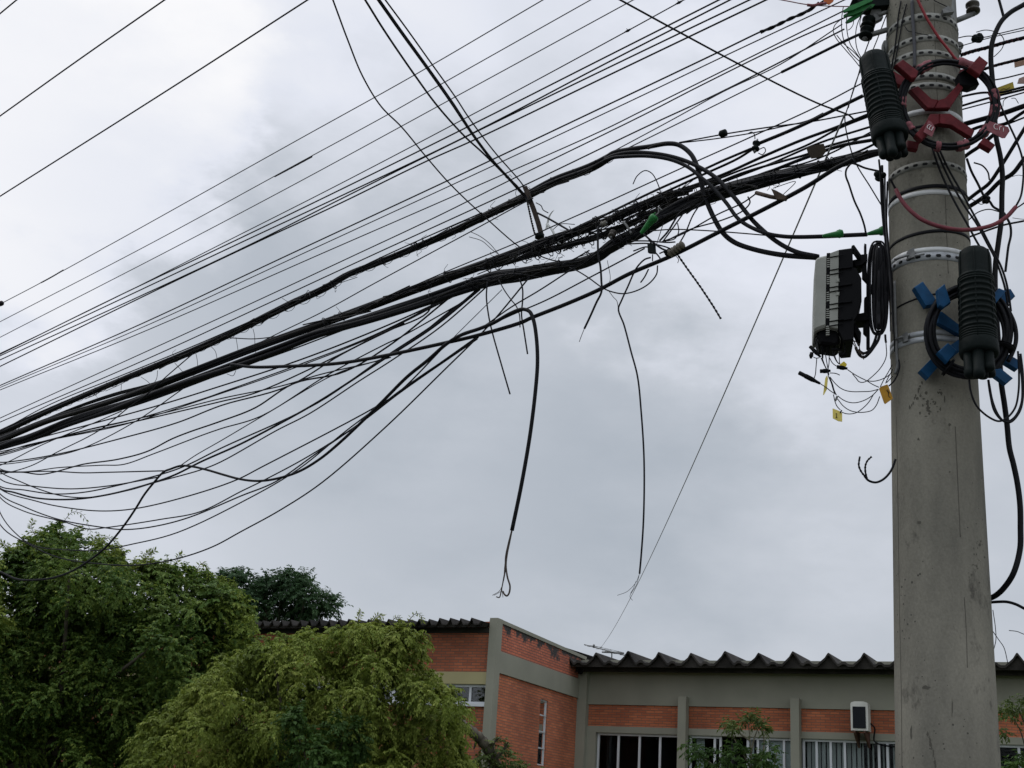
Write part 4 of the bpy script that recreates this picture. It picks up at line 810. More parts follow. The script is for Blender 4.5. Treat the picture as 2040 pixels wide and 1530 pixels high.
# the long drooping cable and its frayed end
def join(name, label, cat, parts, group=None):
    t = root(name, np.mean(parts[0][1], axis=0), label, cat, group)
    for pn, P, r, m in parts: g = G(); g.tube(spline(P, n=7), r, 7); g.build(pn, m, t)
    return t
def wps(s, off): p = pts(s); return extend([wp(x, y, off) for x, y in p], p)
r8 = width_r(wps('1070,700 1069,740', -.09), 8)
DROOP = wps('0,1139 35,1154 71,1155 106,1151 141,1139 176,1118 212,1089 247,1047 271,1012 287,986 306,962 325,941 341,934 360,928 381,929 412,936 446,946 476,954 509,958 544,955 594,940 638,914 679,880 714,847 761,801 811,751 852,718 890,685 920,667 955,655 984,643 1018,624 1041,616 1055,621 1063,638 1069,675 1071,720 1068,767 1057,860 1040,960 1020,1057', -.09)
join('drooping_cable', 'long black cable drooping over the trees, humping back up and ending frayed', 'cable', [('sheath', DROOP, np.interp(np.arange((len(DROOP) - 1) * 7 + 1), [0, 140, 190, (len(DROOP) - 1) * 7], [.0075, .0075, r8, r8]), M_CABLE)] + [('frayed_strand', wps(s, o), r, M_COPPER) for s, o, r in (('1021,1050 1015,1080 1010,1105 1008,1127 1011,1150 1016,1168 1014,1182 1010,1187 1004,1183 1002,1178', -.09, .0045), ('1021,1050 1012,1085 1007,1110 1006,1140 1001,1165 998,1180 995,1190 989,1189', -.087, .0030), ('1019,1060 1009,1100 1005,1130 1003,1155 996,1176 981,1186', -.093, .0014), ('1008,1125 1003,1150 1000,1172 1002,1190', -.095, .0014), ('998,1178 990,1183 984,1186', -.092, .0012))])
# ------------------------------------------------------------------ the fan of slack wires below the bundle
FAN = [('919,581 845,606 727,642 590,693 520,718', 3, .3), ('918,581 811,631 682,685 569,727 440,769 318,807 181,845 69,875 0,896', 2.6, 1), ('912,584 742,669 594,727 440,782 412,792 274,834 165,859 0,900', 2.1, 1), ('907,589 750,668 600,728 440,784 247,846 55,886 0,903', 1.8, 1),
       ('863,597 852,622 761,664 676,707 511,782 440,800 282,837 94,878 0,905', 2.5, 1), ('805,644 682,705 577,768 440,808 353,842 235,875 118,904 35,918 0,921', 2.5, 1), ('778,712 736,723 638,746 560,769 440,794 329,822 150,862 0,908', 2.1, 1),
       ('893,595 783,683 687,740 583,765 509,812 440,839 376,861 341,875 294,899 235,915 165,925 132,934 106,941 80,945 47,941 0,939', 2.8, 1), ('920,603 797,672 769,685 654,746 522,828 440,854 400,868 306,904 247,925 200,927 113,932 71,938 24,940 0,934', 2.2, 1), ('951,581 907,611 783,705 668,745 533,823 440,878 388,908 356,930', 2.2, 0),
       ('962,567 879,636 756,718 632,803 440,893 376,925 334,941 235,967 165,981 106,984 47,976 0,969', 2.6, 1), ('956,576 865,650 756,721 646,793 566,839 476,886 400,920 348,946 294,965 212,986 141,995 71,992 28,981 0,973', 3.6, 1), ('983,559 879,650 783,716 714,760 618,823 550,858 440,920 400,936 306,962 259,976 176,991 125,988 82,976 35,957 0,940', 2.4, 1),
       ('890,685 797,779 753,808 522,930 471,956 376,988 271,1013 200,1018 118,1009 71,998 0,974', 2.4, 1), ('953,672 789,784 714,845 616,908 525,957 480,979 400,1019 318,1035 212,1051 176,1054 129,1040 47,1018 0,991', 2.3, 1), ('951,675 797,782 723,839 632,902 550,959 480,988 376,1031 306,1049 247,1055 200,1050 118,1035 47,1009 0,984', 2.5, 1), ('953,669 700,850 594,935 480,1001 353,1061 259,1085 200,1096 141,1096 71,1088 35,1066 0,1021', 2.2, 1),
       ('1055,552 978,644 879,743 769,850 643,960 560,1015 480,1059 424,1089 353,1113 271,1126 195,1123 118,1111 59,1085 0,1045', 2.5, 1),
       ('384,705 327,754 291,787 256,812 200,856 113,901 64,927 14,942 0,944', 2, 1), ('365,774 274,837 165,893 90,912 0,925', 1.8, 1), ('242,819 165,852 82,887 0,927', 1.8, 1), ('327,938 212,941 165,942 106,939 31,940 0,937', 2.2, 1), ('313,951 224,967 141,974 59,968 24,964 0,954', 2.2, 1)]
def tri(s): p = pts(s); return p
order = sorted(range(len(FAN)), key=lambda i: np.interp(300, *zip(*sorted(pts(FAN[i][0])))))
for rank, i in enumerate(order):
    s, w, _ = FAN[i]; p = pts(s); cut = np.interp(300, *zip(*sorted(p)))
    lb = {0: 'short stout wire peeling off the underside of the main bundle', 17: 'lowest sagging wire, dipping over the tops of the trees', 18: 'wire sloping steeply behind both bundles at the left', 11: 'thickest of the slack wires in the fan, a close pair', 21: 'almost level slack wire tied to the hump of the drooping cable'}.get(i) or f'slack wire fanning below the main bundle, {ORD[rank]} of twenty-three from the top'
    run(s, w, 'slack_wire', lb, 'wire', 'slack wires fanning below the bundle', M_WIRE, off=-.34 + .011 * i)
run('1000,577 907,669 890,686', 1.6, 'slack_wire', 'very thin wire slanting down to the fork of the drooping cable', 'wire', off=-.2)
run('1144,533 1075,578 1018,612 955,655 912,672', 3, 'overhead_wire', 'thin wire joining the drooping cable from the main bundle, upper of two', 'wire', off=-.1); run('1284,495 1180,550 1090,597 1018,628 960,655', 3, 'overhead_wire', 'long thin wire parallel to the stout lower cable', 'wire', off=-.11)
# ------------------------------------------------------------------ drop cables that come down from above
hJ = wp(1043, 387, -.3)[2]
def drop(s_hi, s_lo, w, label, off=-.3, tw=0, m=M_CABLE, dz=0):
    lo = pts(s_lo); L = [wp(x, y, off) for x, y in lo]; h = L[0][2]; hi = pts(s_hi); H_ = [zp(x, y, h + dz * (1 - i / len(hi))) for i, (x, y) in enumerate(hi)]
    return run3(extend(H_ + L, hi + lo, 3), w, 'drop_cable', label, 'cable', 'drop cables from above', m, twist=tw)
drop('663,-1 693,80 723,153 760,213 800,253 847,310 897,367 960,427', '1043,497 1063,503 1086,514 1116,521 1165,520 1209,508 1243,490', 3, 'wavy drop wire, leftmost of those entering at the top edge')
drop('727,-1 767,63 830,155 873,213 927,273 960,303 1007,350', '1041,388', 4.2, 'drop cable entering at the top, second from the left')
drop('752,-1 800,67 853,140 900,207 940,267 980,320', '1044,390 1052,404', 4, 'drop cable entering at the top, left of a touching pair')
drop('756,-1 804,67 857,140 904,207 943,267 983,320', '1047,390 1056,404', 3.4, 'drop cable entering at the top, right of a touching pair', -.29)
drop('767,-1 807,53 857,123 907,193 933,233 983,300', '1042,369 1060,400', 3.2, 'thin drop cable entering at the top, rightmost of the group')
def wrun(*a, **k): return run(*a, **k)
g = G(); g.tube(spline([wp(*q, -.3) for q in ((1008, 352), (1018, 360), (1030, 371), (1043, 388))], n=5), .006, 7); g.tube(spline([wp(*q, -.3) for q in ((1012, 358), (1015, 348), (1020, 353))], n=5), .0015, 5); g.tube(spline([wp(*q, -.3) for q in ((1030, 375), (1027, 385), (1029, 391))], n=5), .0015, 5); tag(g.build('wire_wrap', M_DUSTY), 'ragged wire wrapping tying the drop cables together', 'wire wrap')
g = G(); P = [wp(*q, -.31) for q in ((1046, 372), (1054, 392), (1064, 418), (1073, 445), (1080, 472))]; 
for a, b in zip(P[:-1], P[1:]): pass
vs = []; 
for q in P: vs += [q - WD * .016, q + WD * .016, q + WD * .016 + WN * .006, q - WD * .016 + WN * .006]
g.add(vs, [(4 * i + j, 4 * i + (j + 1) % 4, 4 * i + 4 + (j + 1) % 4, 4 * i + 4 + j) for i in range(4) for j in range(4)] + [(3, 2, 1, 0), (16, 17, 18, 19)], 0, False); tag(g.build('hanger_strap', mat('rusty_strap', (.042, .030, .022), .8, noise_amt=.5, nscale=50)), 'brown metal strap holding the drop cables above the main bundle', 'strap')
run('1050,398 1054,418 1060,445 1066,468', 4, 'loose_wire', 'twisted wire hanging beside the brown strap', 'wire', off=-.28, twist=.035, m=M_DUSTY)
t = root('spool_insulator', wp(1076, 482, -.3), 'dark insulator block on the main bundle below the brown strap', 'insulator', 'spool insulators'); g = G(); c = wp(1075, 471, -.30); g.tube([c - ZV * .012, c - ZV * .010, c + ZV * .012, c + ZV * .014], [.020, .027, .027, .02], 14); g.build('cap', M_CLOS, t)
g = G(); c = wp(1076, 489, -.30); g.tube([c - ZV * .024, c - ZV * .02, c - ZV * .006, c, c + ZV * .006, c + ZV * .02, c + ZV * .024], [.02, .028, .028, .02, .028, .028, .02], 14); g.build('spool', M_PORC, t)
def ribbon(s, w, off, name, label, cat, m, group=None):
    p = spline([wp(x, y, off) for x, y in pts(s)], n=6); g = G(); vs = []; u = np.array([.75, -.2, .6]); u /= np.linalg.norm(u); hw = w / 2 / F_PX * 6
    for i, q in enumerate(p): vs += [q - u * hw, q + u * hw, q + u * hw + WN * .0015, q - u * hw + WN * .0015]
    n = len(p); g.add(vs, [(4 * i + j, 4 * i + (j + 1) % 4, 4 * i + 4 + (j + 1) % 4, 4 * i + 4 + j) for i in range(n - 1) for j in range(4)] + [(3, 2, 1, 0), (4 * n - 4, 4 * n - 3, 4 * n - 2, 4 * n - 1)], 0, True)
    return tag(g.build(name, m), label, cat, group)
ribbon('1102,420 1095,430 1091,445 1088,458', 7, -.26, 'plastic_strip', 'pale plastic strip end curling up beside the dark insulator block', 'plastic strip', M_WHITEP, 'pale plastic strips')
ribbon('1089,446 1098,455 1106,470 1114,487', 6, -.25, 'plastic_strip', 'pale plastic strip hanging down over the main bundle', 'plastic strip', M_WHITEP, 'pale plastic strips')
run('1068,404 1078,410 1082,418 1092,424', 2, 'loose_wire', 'small wavy wire right of the brown strap', 'wire', off=-.26)
run('1070,424 1090,434 1106,443 1130,457 1152,470', 4, 'loose_wire', 'stout wire from the brown strap down into the main bundle', 'wire', off=-.24)
for s, lb in (('935,472 960,480 980,497 1003,515 1012,530', 'pale stray fibre above the main bundle, lower one'), ('938,462 955,470 975,485 998,512', 'pale stray fibre above the main bundle, upper one')): run(s, 1.5, 'loose_wire', lb, 'wire', 'stray fibres', M_GREYW, off=-.3)
run('1145,447 1115,447 1100,459', 1.6, 'loose_wire', 'thin fibre end beside the pale strips', 'wire', off=-.26)
# ------------------------------------------------------------------ loose ends hanging from the middle of the bundle
LOOSE = [('1035,555 1041,575 1041,600 1039,626 1044,660 1051,705', 3.2, 0, 'short loose wire ending level with the stout lower cable'), ('971,562 969,590 973,626 980,659 1000,730 1016,785', 3.2, 0, 'long loose wire hanging straight down left of the frayed cable'), ('994,558 1004,577 1018,597 1029,611 1035,628 1036,652', 2.4, 0, 'curved loose wire crossing behind the bend of the drooping cable'),
         ('1349,506 1365,529 1395,571 1421,610 1436,635', 4.2, .05, 'twisted pair hanging down to the right below the insulators'), ('1310,529 1308,546 1294,564 1271,578 1243,585 1218,581 1200,573 1172,553 1149,539 1135,533', 2.8, 0, 'wire sagging in a wide loop under the insulators'), ('1292,536 1284,552 1276,563', 3, 0, 'very short wire stub under the insulators'), ('1261,367 1269,351 1284,340 1298,345 1310,365 1320,398', 2.2, 0, 'thin wire arching up like a hook above the main bundle'),
         ('1213,580 1222,592 1229,600 1232,618', 1.3, 0, 'hair-thin kinked wire beside the long loose wire'), ('1210,519 1215,560 1203,575', 1.2, 0, 'hair-thin wire beside the short thick tail'), ('1345,508 1352,518 1350,524', 1.4, 0, 'tiny curl under the ribbed insulator')]
for s, w, tw, lb in LOOSE: run(s, w, 'loose_wire', lb, 'wire', 'loose wires hanging below the bundle', M_WIRE, off=-.10 - .004 * len(lb) % .05, twist=tw)
join('loose_cable', 'thick short tail hanging from the bundle with a bare thin tip', 'cable', [('sheath', wps('1191,452 1192,508 1196,530 1198,558 1198,582 1188,603 1175,632 1164,655', -.06), .0055, M_CABLE), ('bare_tip', wps('1164,655 1158,670 1154,681', -.06), .0018, M_GREYW)])
join('loose_cable', 'long loose cable hanging in a slow curve almost to the roof with wispy ends', 'cable', [('sheath', wps('1296,513 1284,517 1270,531 1262,545 1252,568 1238,599 1232,615 1243,647 1257,700 1270,750 1277,817 1283,917 1282,1033 1277,1110 1274,1143', -.07), .0044, M_WIRE)] + [('fibre', wps(s, -.07), .0011, M_GREYW) for s in ('1274,1143 1267,1160 1250,1178 1230,1186', '1274,1143 1268,1165 1255,1188 1260,1196', '1267,1158 1262,1172 1256,1182')])
# clutter of clamps and insulators
spool(wp(1203, 446, -.16), tuple(WD), .016, .03, 'ring_insulator', 'pale ring-shaped insulator lying on the dusty strands', 'spool insulators', mat('dusty_porcelain', (.14, .13, .11), .6, noise_amt=.3)); spool(wp(1220, 467, -.16), (.3, .5, 1), .020, .04, 'spool_insulator', 'brown insulator half buried in the bundle left of the green clamp', 'spool insulators')
g = G(); c = wp(1346, 497, -.10); d = WD * -1 * .9 + ZV * .35; d /= np.linalg.norm(d); prof = [(.010, -.045)]
for i in range(4): prof += [(.012, -.040 + i * .018), (.021, -.036 + i * .018), (.021, -.028 + i * .018), (.012, -.024 + i * .018)]
prof += [(.020, .036), (.022, .044), (.012, .05)]; x = Vector(d).orthogonal().normalized(); y = Vector(d).cross(x); g.lathe(Matrix(((x[0], y[0], d[0], c[0]), (x[1], y[1], d[1], c[1]), (x[2], y[2], d[2], c[2]), (0, 0, 0, 1))), prof, 18); tag(g.build('ribbed_insulator', mat('grey_brown_porcelain', (.12, .105, .08), .55, noise_amt=.3)), 'grey-brown ribbed insulator lying on the stout lower cable', 'insulator', 'spool insulators')
g = G(); g.prism([wp(*q, -.10) for q in ((1294, 489), (1307, 489), (1308, 507), (1295, 506))], WN * .022, 0, .003); g.tube([wp(1300, 489, -.1), wp(1291, 474, -.1)], .004, 6); g.tube([wp(1300, 507, -.1), wp(1300, 520, -.1)], .003, 6); tag(g.build('cable_clamp', M_CLOS), 'small dark block clamp hanging under the green wedge clamp', 'clamp')
lumpy(wp(1330, 503, -.10), .022, 'cable_clamp', 'dark wire clamp beside the ribbed insulator', 'clamp', M_CLOS, 6)
t = clip(wp(1277, 465, -.06), wp(1306, 430, -.06), .020, 'bright green wedge clamp under the main bundle at mid picture')
for k, (s, w, lb) in enumerate((('1306,430 1312,424 1312,414 1319,419', 3, 'steel wire tail at the top of the bright green clamp'), ('1277,466 1268,474 1262,482', 2, 'wire tail at the bottom of the bright green clamp'), ('1282,466 1300,482 1318,495 1330,500', 4, 'stout wire from the green clamp down to the ribbed insulator'), ('1258,480 1290,480 1330,483 1345,482', 3, 'level wire above the dark block clamp, upper'), ('1250,486 1290,485 1320,490 1340,497', 3, 'level wire above the dark block clamp, lower'),
                                ('1314,480 1330,462 1355,424 1376,412', 4, 'stout wire slanting up from the block clamp into the bundle, left one'), ('1320,482 1340,455 1365,420', 3, 'thin wire slanting up from the block clamp into the bundle'), ('1344,500 1365,465 1380,430 1396,405', 3, 'wire rising from the ribbed insulator into the bundle'), ('1318,482 1360,466 1430,427 1480,404 1506,386', 3, 'wire looping from the block clamp towards the brown arrow clamp, upper'), ('1325,481 1375,457 1440,438 1480,420 1494,404 1490,392', 3, 'wire looping from the block clamp towards the brown arrow clamp, lower'),
                                ('1295,460 1340,457 1400,459 1470,464 1540,470', 2.6, 'thin level wire running right from the green clamp'), ('1350,445 1352,462 1345,475 1330,480', 2.4, 'small hanging loop right of the block clamp'), ('1314,505 1330,498 1350,490', 3, 'short tie wire beside the ribbed insulator'), ('1322,443 1316,462 1308,487', 1.6, 'thin fibre hanging down to the block clamp'), ('1242,442 1250,452 1258,466', 5, 'pale pin leaning left of the green clamp'), ('1262,500 1290,492 1310,508 1318,520', 3, 'curled wire below the block clamp'))):
    run(s, w, 'loose_wire', lb, 'wire', 'wires round the clamps at mid picture', M_DULL if k in (0, 14) else M_WIRE, off=-.08 - .006 * k)
# lashing ends standing up from the bundles
rl = random.Random(5)
for k in range(26):
    x = rl.uniform(1060, 1500); y = np.interp(x, [1060, 1200, 1300, 1400, 1500], [496, 452, 412, 385, 360]) - rl.uniform(4, 14); dx = rl.uniform(-10, 14)
    run(f'{x:.0f},{y + 12:.0f} {x + dx * .4:.0f},{y:.0f} {x + dx:.0f},{y - rl.uniform(-3, 9):.0f}', 1.7, 'lashing_end', 'tiny wire end sticking out of the dusty strands above the main bundle', 'wire end', 'tiny wire ends on the bundle', M_DUSTY, off=-.13)
for s, lb in (('504,655 507,668 508,690 510,708', 'hair-thin wire hanging between the two bundles, fourth-right of the set'), ('470,672 473,690 475,705', 'hair-thin wire hanging between the two bundles, right of the curved one'), ('420,690 429,700 433,718', 'curved hair-thin wire between the two bundles'), ('390,703 393,718 394,735', 'straight hair-thin wire between the bundles left of the curved one'), ('348,723 358,734 366,743', 'slanting hair-thin wire between the bundles'), ('314,738 312,754 305,766', 'hair-thin wire between the bundles where the slim bundle joins'), ('281,751 294,760 302,768', 'slanting hair-thin wire near the slim bundle'), ('242,764 241,778', 'short hair-thin wire over the slim bundle'), ('452,745 465,748 470,738', 'tiny hair-thin loop under the main bundle'), ('562,594 575,601 590,598 600,596', 'hair-thin curl above the spiral bundle'), ('607,592 614,578 618,590', 'hair-thin peak above the spiral bundle')):
    run(s, 1.2, 'loose_wire', lb, 'wire', 'hair-thin wires between the bundles', M_GREYW, off=-.27)
# ------------------------------------------------------------------ wires round the pole
def nrun(s, w, dd, name, label, cat='cable', group=None, m=None, **k):
    p = pts(s); dd = dd if isinstance(dd, (list, tuple)) else [dd] * len(p)
    return run3(extend([near(x, y, d) for (x, y), d in zip(p, dd)], p, 2.5), w, name, label, cat, group, m or M_CABLE, **k)
def prun(s, w, ex, name, label, cat='cable', group=None, m=None, **k):
    return run3([onpole(x, y, ex) for x, y in pts(s)], w, name, label, cat, group, m or M_CABLE, **k)
# dropwire coming down from the top edge to the pole, and the thin line to the roof
hK = wp(1700, 236, -.05)[2]
hi = pts('1234,-1 1342,58 1484,134 1627,205 1683,226'); run3(extend([zp(x, y, hK + .04) for x, y in hi] + [wp(1692, 230, -.05), wp(1700, 237, -.08)], hi + [(1700, 237)], 3), 4, 'drop_cable', 'drop wire slanting down to the right from the top edge to the tilted closure', 'cable', None, M_CABLE)
P0_ = near(1683, 228, .10); P1_ = at(1196, 1291, 35.5); n_ = 30; L_ = []
for i in range(n_):
    t = i / (n_ - 1); q = P0_ + (P1_ - P0_) * t; q = q + ZV * (-.28 * 4 * t * (1 - t)); L_.append(q)
run3(L_, 1.6, 'drop_wire', 'very thin wire running from the pole top down to the roof of the building', 'wire', m=mat('pale_grey_wire', (.20, .20, .20), .6), n=2, rad=.0042)
nrun('1760,2 1731,83 1717,122 1711,146 1697,190 1684,229', 2.4, .03, 'loose_wire', 'thin wire from the pole top behind the tilted closure, left of two', 'wire', 'wires beside the tilted closure', M_WIRE); nrun('1766,30 1745,85 1733,112 1712,146 1698,185 1690,215', 2.2, .05, 'loose_wire', 'thin wire from the pole top behind the tilted closure, right of two', 'wire', 'wires beside the tilted closure', M_WIRE)
for s, lb in (('1680,14 1677,35 1677,58 1682,83 1694,104 1715,125', 'thin wire looping from the green clamps to the closure, second from left'), ('1687,28 1687,58 1694,88 1706,106 1716,120', 'thin wire looping from the green clamps to the closure, third from left'), ('1736,12 1722,22 1714,34 1706,56 1705,85 1709,102 1716,116', 'thin wire looping from the green clamps to the closure, rightmost'), ('1679,36 1664,49 1660,61 1665,75 1680,94 1700,117 1712,132', 'thin wire looping from the green clamps to the closure, leftmost and widest'), ('1667,70 1680,86 1700,103 1716,120', 'thin wire cutting straight to the top of the closure')): nrun(s, 1.9, -.10, 'loose_wire', lb, 'wire', 'wires looping above the tilted closure', M_WIRE)
nrun('1716,32 1713,46 1716,58 1722,60', 1.8, -.05, 'loose_wire', 'short wire bow beside the black insulators', 'wire', None, M_WIRE); nrun('1701,40 1699,50 1693,58 1689,60', 1.6, -.06, 'loose_wire', 'small wire hook under the lowest green clamp', 'wire', None, M_WIRE)
nrun('1683,228 1684,249 1691,284 1706,327 1733,371 1753,404 1763,420', 2.6, .0, 'loose_wire', 'thin wire passing down behind the bundle to the left side of the pole', 'wire', None, M_WIRE)
nrun('1693,328 1686,338 1685,350 1691,367 1702,400 1714,426 1722,450 1725,466', 4, .04, 'loose_cable', 'thin cable dropping from the main bundle to the clamps above the grey box', 'cable')
nrun('1568,2 1600,8 1628,11 1684,13 1740,12', 2.2, .06, 'loose_wire', 'faded pink wire across the top edge left of the pole', 'wire', None, M_PINK)
nrun('1608,10 1620,11 1634,8 1646,7', 6, .05, 'tape_patch', 'scrap of faded pink tape on the wires by the orange tag', 'tape', None, M_PINK)
def plate(name, poly, dd, label, m, th=.004, group=None, ink=None, im=M_INKD, cat='tag'):
    P = [near(x, y, dd) for x, y in poly]; nv = np.cross(P[1] - P[0], P[2] - P[0]); nv /= np.linalg.norm(nv); nv *= -np.sign(nv.dot(P[0] - CAM)); t = root(name, P[0], label, cat, group)
    g = G(); g.prism(P, -nv * th); g.build('plate', m, t)
    if ink:
        g = G()
        for st in ink: g.tube(spline([near(x, y, dd) + nv * .0015 for x, y in st], n=4), .0011, 5)
        g.build('printing', im, t)
    return t
plate('marker_tag', [(1641, -6), (1665, -10), (1660, 3), (1652, 9), (1642, 5)], .05, 'orange tag cut by the top edge left of the green clamps', M_ORANGE)
plate('marker_tag', [(1607, 294), (1611, 291), (1641, 286), (1646, 301), (1638, 312), (1617, 315), (1610, 304)], .10, 'dirty brown tag hanging in the cables left of the pole', M_YELB, .006)
g = G(); c = near(1655, 317, .1); g.tube([c - ZV * .004, c - ZV * .003, c + ZV * .003, c + ZV * .004], [.002, .004, .004, .002], 8); tag(g.build('loose_nut', M_DULL), 'tiny metal nut hanging by the brown tag', 'nut')
# pole-hugging lines on the left edge
for k, (s, w, lb) in enumerate((('1757,330 1758,370 1760,420 1764,470 1768,520 1772,570 1775,620 1776,660', 6, 'black riser cable down the left edge of the pole, thickest'), ('1763,345 1763,390 1765,440 1769,500 1774,560 1778,620 1780,665', 4, 'grey-black riser cable down the left edge of the pole, middle'), ('1768,362 1767,405 1766,440 1770,490 1777,560 1781,640 1783,700', 4, 'thin riser cable on the left edge of the pole, nearest the concrete'), ('1751,318 1754,350 1756,400 1760,450 1762,470', 4, 'short riser cable between the anchor clamp and the slack coil'))):
    nrun(s, w, [.02 - .035 * k] * len(pts(s)), 'riser_cable', lb, group='riser cables on the pole', m=M_GREYW if k == 1 else M_CABLE)
g = G(); g.tube(spline([near(*q, -.06) for q in ((1782, 560), (1783, 600), (1784, 640), (1786, 680), (1786, 700), (1788, 730), (1783, 745))], n=4), .006, 6); tag(g.build('cable_sleeve', M_DULL), 'grimy sleeve with torn wraps down the left edge of the pole', 'sleeve')
# on the pole's face
prun('1817,1 1818,30 1820,60 1822,100 1822,134', 7, .008, 'riser_cable', 'dark grey cable running straight down the pole face behind the red cross', group='riser cables on the pole', m=M_GREYW)
prun('1795,2 1790,30 1787,60 1782,100 1775,138', 3, .006, 'riser_cable', 'thin crooked wire on the pole face left of the grey cable, left one', group='riser cables on the pole', m=M_WIRE); prun('1806,8 1798,40 1792,75 1784,118 1776,150', 2.6, .006, 'riser_cable', 'thin crooked wire on the pole face left of the grey cable, right one', group='riser cables on the pole', m=M_WIRE)
prun('1861,1 1880,10 1893,16', 2, .01, 'loose_wire', 'thin wire end on the pole face at the top edge', 'wire', m=M_WIRE); prun('1802,52 1810,62 1820,64 1838,68 1850,70', 1.6, .01, 'loose_wire', 'thin wire sagging across the pole face above the second band', 'wire', m=M_WIRE)
nrun('1828,-1 1836,16 1846,36 1858,56 1871,76 1887,96 1901,114 1912,126', 5.5, -.19, 'loose_cable', 'red cable slanting across the pole top down to the taped coil', m=mat('red_cable', (.20, .018, .022), .5))
for k, s in enumerate(('1856,290 1866,322 1883,364 1905,408 1930,452 1945,480 1957,500', '1862,288 1876,324 1895,364 1920,408 1948,450 1966,484 1981,512 1994,546 2003,578 2008,610', '1867,288 1888,334 1915,382 1938,424 1958,461 1977,498 1993,528 2004,560 2010,590 2014,620')):
    nrun(s, 4.4, [-.20, -.21, -.22, -.23] + [-.25] * (len(pts(s)) - 4), 'loose_cable', 'black cable slanting over the pole between the two crosses, ' + ('leftmost of three', 'middle of three', 'rightmost of three')[k], group='cables slanting between the crosses')
t = root('hanging_tube', near(1836, 437, -.22), 'faded red-brown tube hanging in a wide curve in front of the pole', 'tube'); dq = [-.18, -.20, -.22, -.24, -.25, -.25, -.25, -.25, -.25]
g = G(); g.tube(spline([near(x, y, d) for (x, y), d in zip(pts('1785,378 1793,394 1807,413 1836,437 1875,452 1924,458 1973,450 2003,434 2024,412'), dq)], n=9), .0085, 10); g.build('sleeve', M_TUBE, t)
g = G(); g.tube(spline([near(x, y, -.17) for x, y in pts('1774,357 1779,367 1786,380')]), .0045, 7); g.build('inner_cable', M_CABLE, t)
g = G(); g.tube(spline([near(x, y, -.25) for x, y in pts('2022,414 2033,393 2037,373 2039,341 2036,313 2026,283 2011,250 1996,216 1990,200')]), .0042, 7); g.build('inner_cable', M_CABLE, t)
g = G(); g.tube(spline([near(x, y, -.25) for x, y in pts('2022,416 2032,410 2046,400')]), .003, 7); g.build('inner_cable', M_CABLE, t)
# ------------------------------------------------------------------ right of the pole
t = root('conduit_cable', near(2008, 880, -.1), 'thick black cable bowing out at the right edge and back into the pole', 'cable')
g = G(); c = extend([near(x, y, d) for (x, y), d in zip(pts('2040,9 2014,24 1996,41 1984,63 1976,88 1974,118 1977,157 1981,204 1984,270 1993,313 1997,349 1996,388 1995,435 1989,483 1983,530 1983,590 1987,656 1991,710 1995,765 2001,805 2006,844 2011,893 2019,925 2027,964 2032,1005 2033,1050 2032,1094 2019,1142 2001,1170 1984,1186 1970,1193'), [-.1] * 28 + [-.05, 0, .03])], [(2040, 9), (900, 900)], 2)
g.tube(spline(c, n=6), .0105, 10); g.build('sheath', M_CABLE, t)
g = G(); g.tube(spline([near(1988, -8, -.1), near(1993, 10, -.1), near(2000, 36, -.1)]), .0062, 8); g.build('branch', M_CABLE, t)
nrun('1972,1200 1985,1199 2006,1199 2024,1204 2040,1212', 6, [.03, -.0, -.03, -.05, -.05], 'loose_cable', 'short black cable arching from the pole out of the right edge below the thick one')
RIGHT = [('1900,78 1927,72 1962,74 1990,67 2041,55', 3, 'thin cable right of the pole passing through the lumpy clamp', M_CABLE, 0), ('1905,95 1927,88 1945,83 1962,78 1990,71 2041,60', 2.6, 'thin cable just under the one through the lumpy clamp', M_CABLE, 0), ('1914,110 1935,103 1970,94 2005,84 2041,75', 10, 'thick cable bound with dark red tape, upper of two right of the pole', M_CABLE, 1), ('1945,143 1960,138 1985,130 2041,116', 9, 'thick cable bound with dark red tape, lower of two right of the pole', M_CABLE, 1), ('1960,162 1995,157 2041,146', 5, 'cable between the lower taped cable and the yellow tag', M_CABLE, 0), ('1908,194 1954,185 1993,184 2041,173', 7, 'knobbly cable emerging behind the red coil', M_CABLE, 0),
         ('1906,214 1960,198 2041,178', 8, 'cable right of the pole, upper of a close pair under the yellow tag', M_CABLE, 0), ('1906,221 1970,204 2041,184', 5, 'cable right of the pole, lower of a close pair under the yellow tag', M_CABLE, 0), ('1910,251 1926,246 1970,234 2001,225 2041,211', 14, 'thickest cable behind the pole at the right edge', M_CABLE, 0), ('1908,272 1954,252 2001,247 2041,222', 9, 'cable behind the red handwritten tag, upper', M_CABLE, 0), ('1990,252 2010,246 2041,234', 6, 'cable behind the red handwritten tag, lower', M_CABLE, 0),
         ('1910,322 1930,306 1954,290 1979,269 1995,256', 8, 'cable slanting up from the pole to the lower right red tab', M_CABLE, 0), ('1916,408 1945,385 1970,366 1990,338 2023,285 2041,256', 8, 'cable slanting steeply to the right edge, upper of two', M_CABLE, 0), ('1916,421 1962,391 1993,361 2017,346 2041,316', 10, 'cable slanting steeply to the right edge, lower of two', M_CABLE, 0), ('1920,476 1970,458 2001,448 2041,440', 6, 'cable leaving the pole just below the hanging red tube', M_CABLE, 0)]
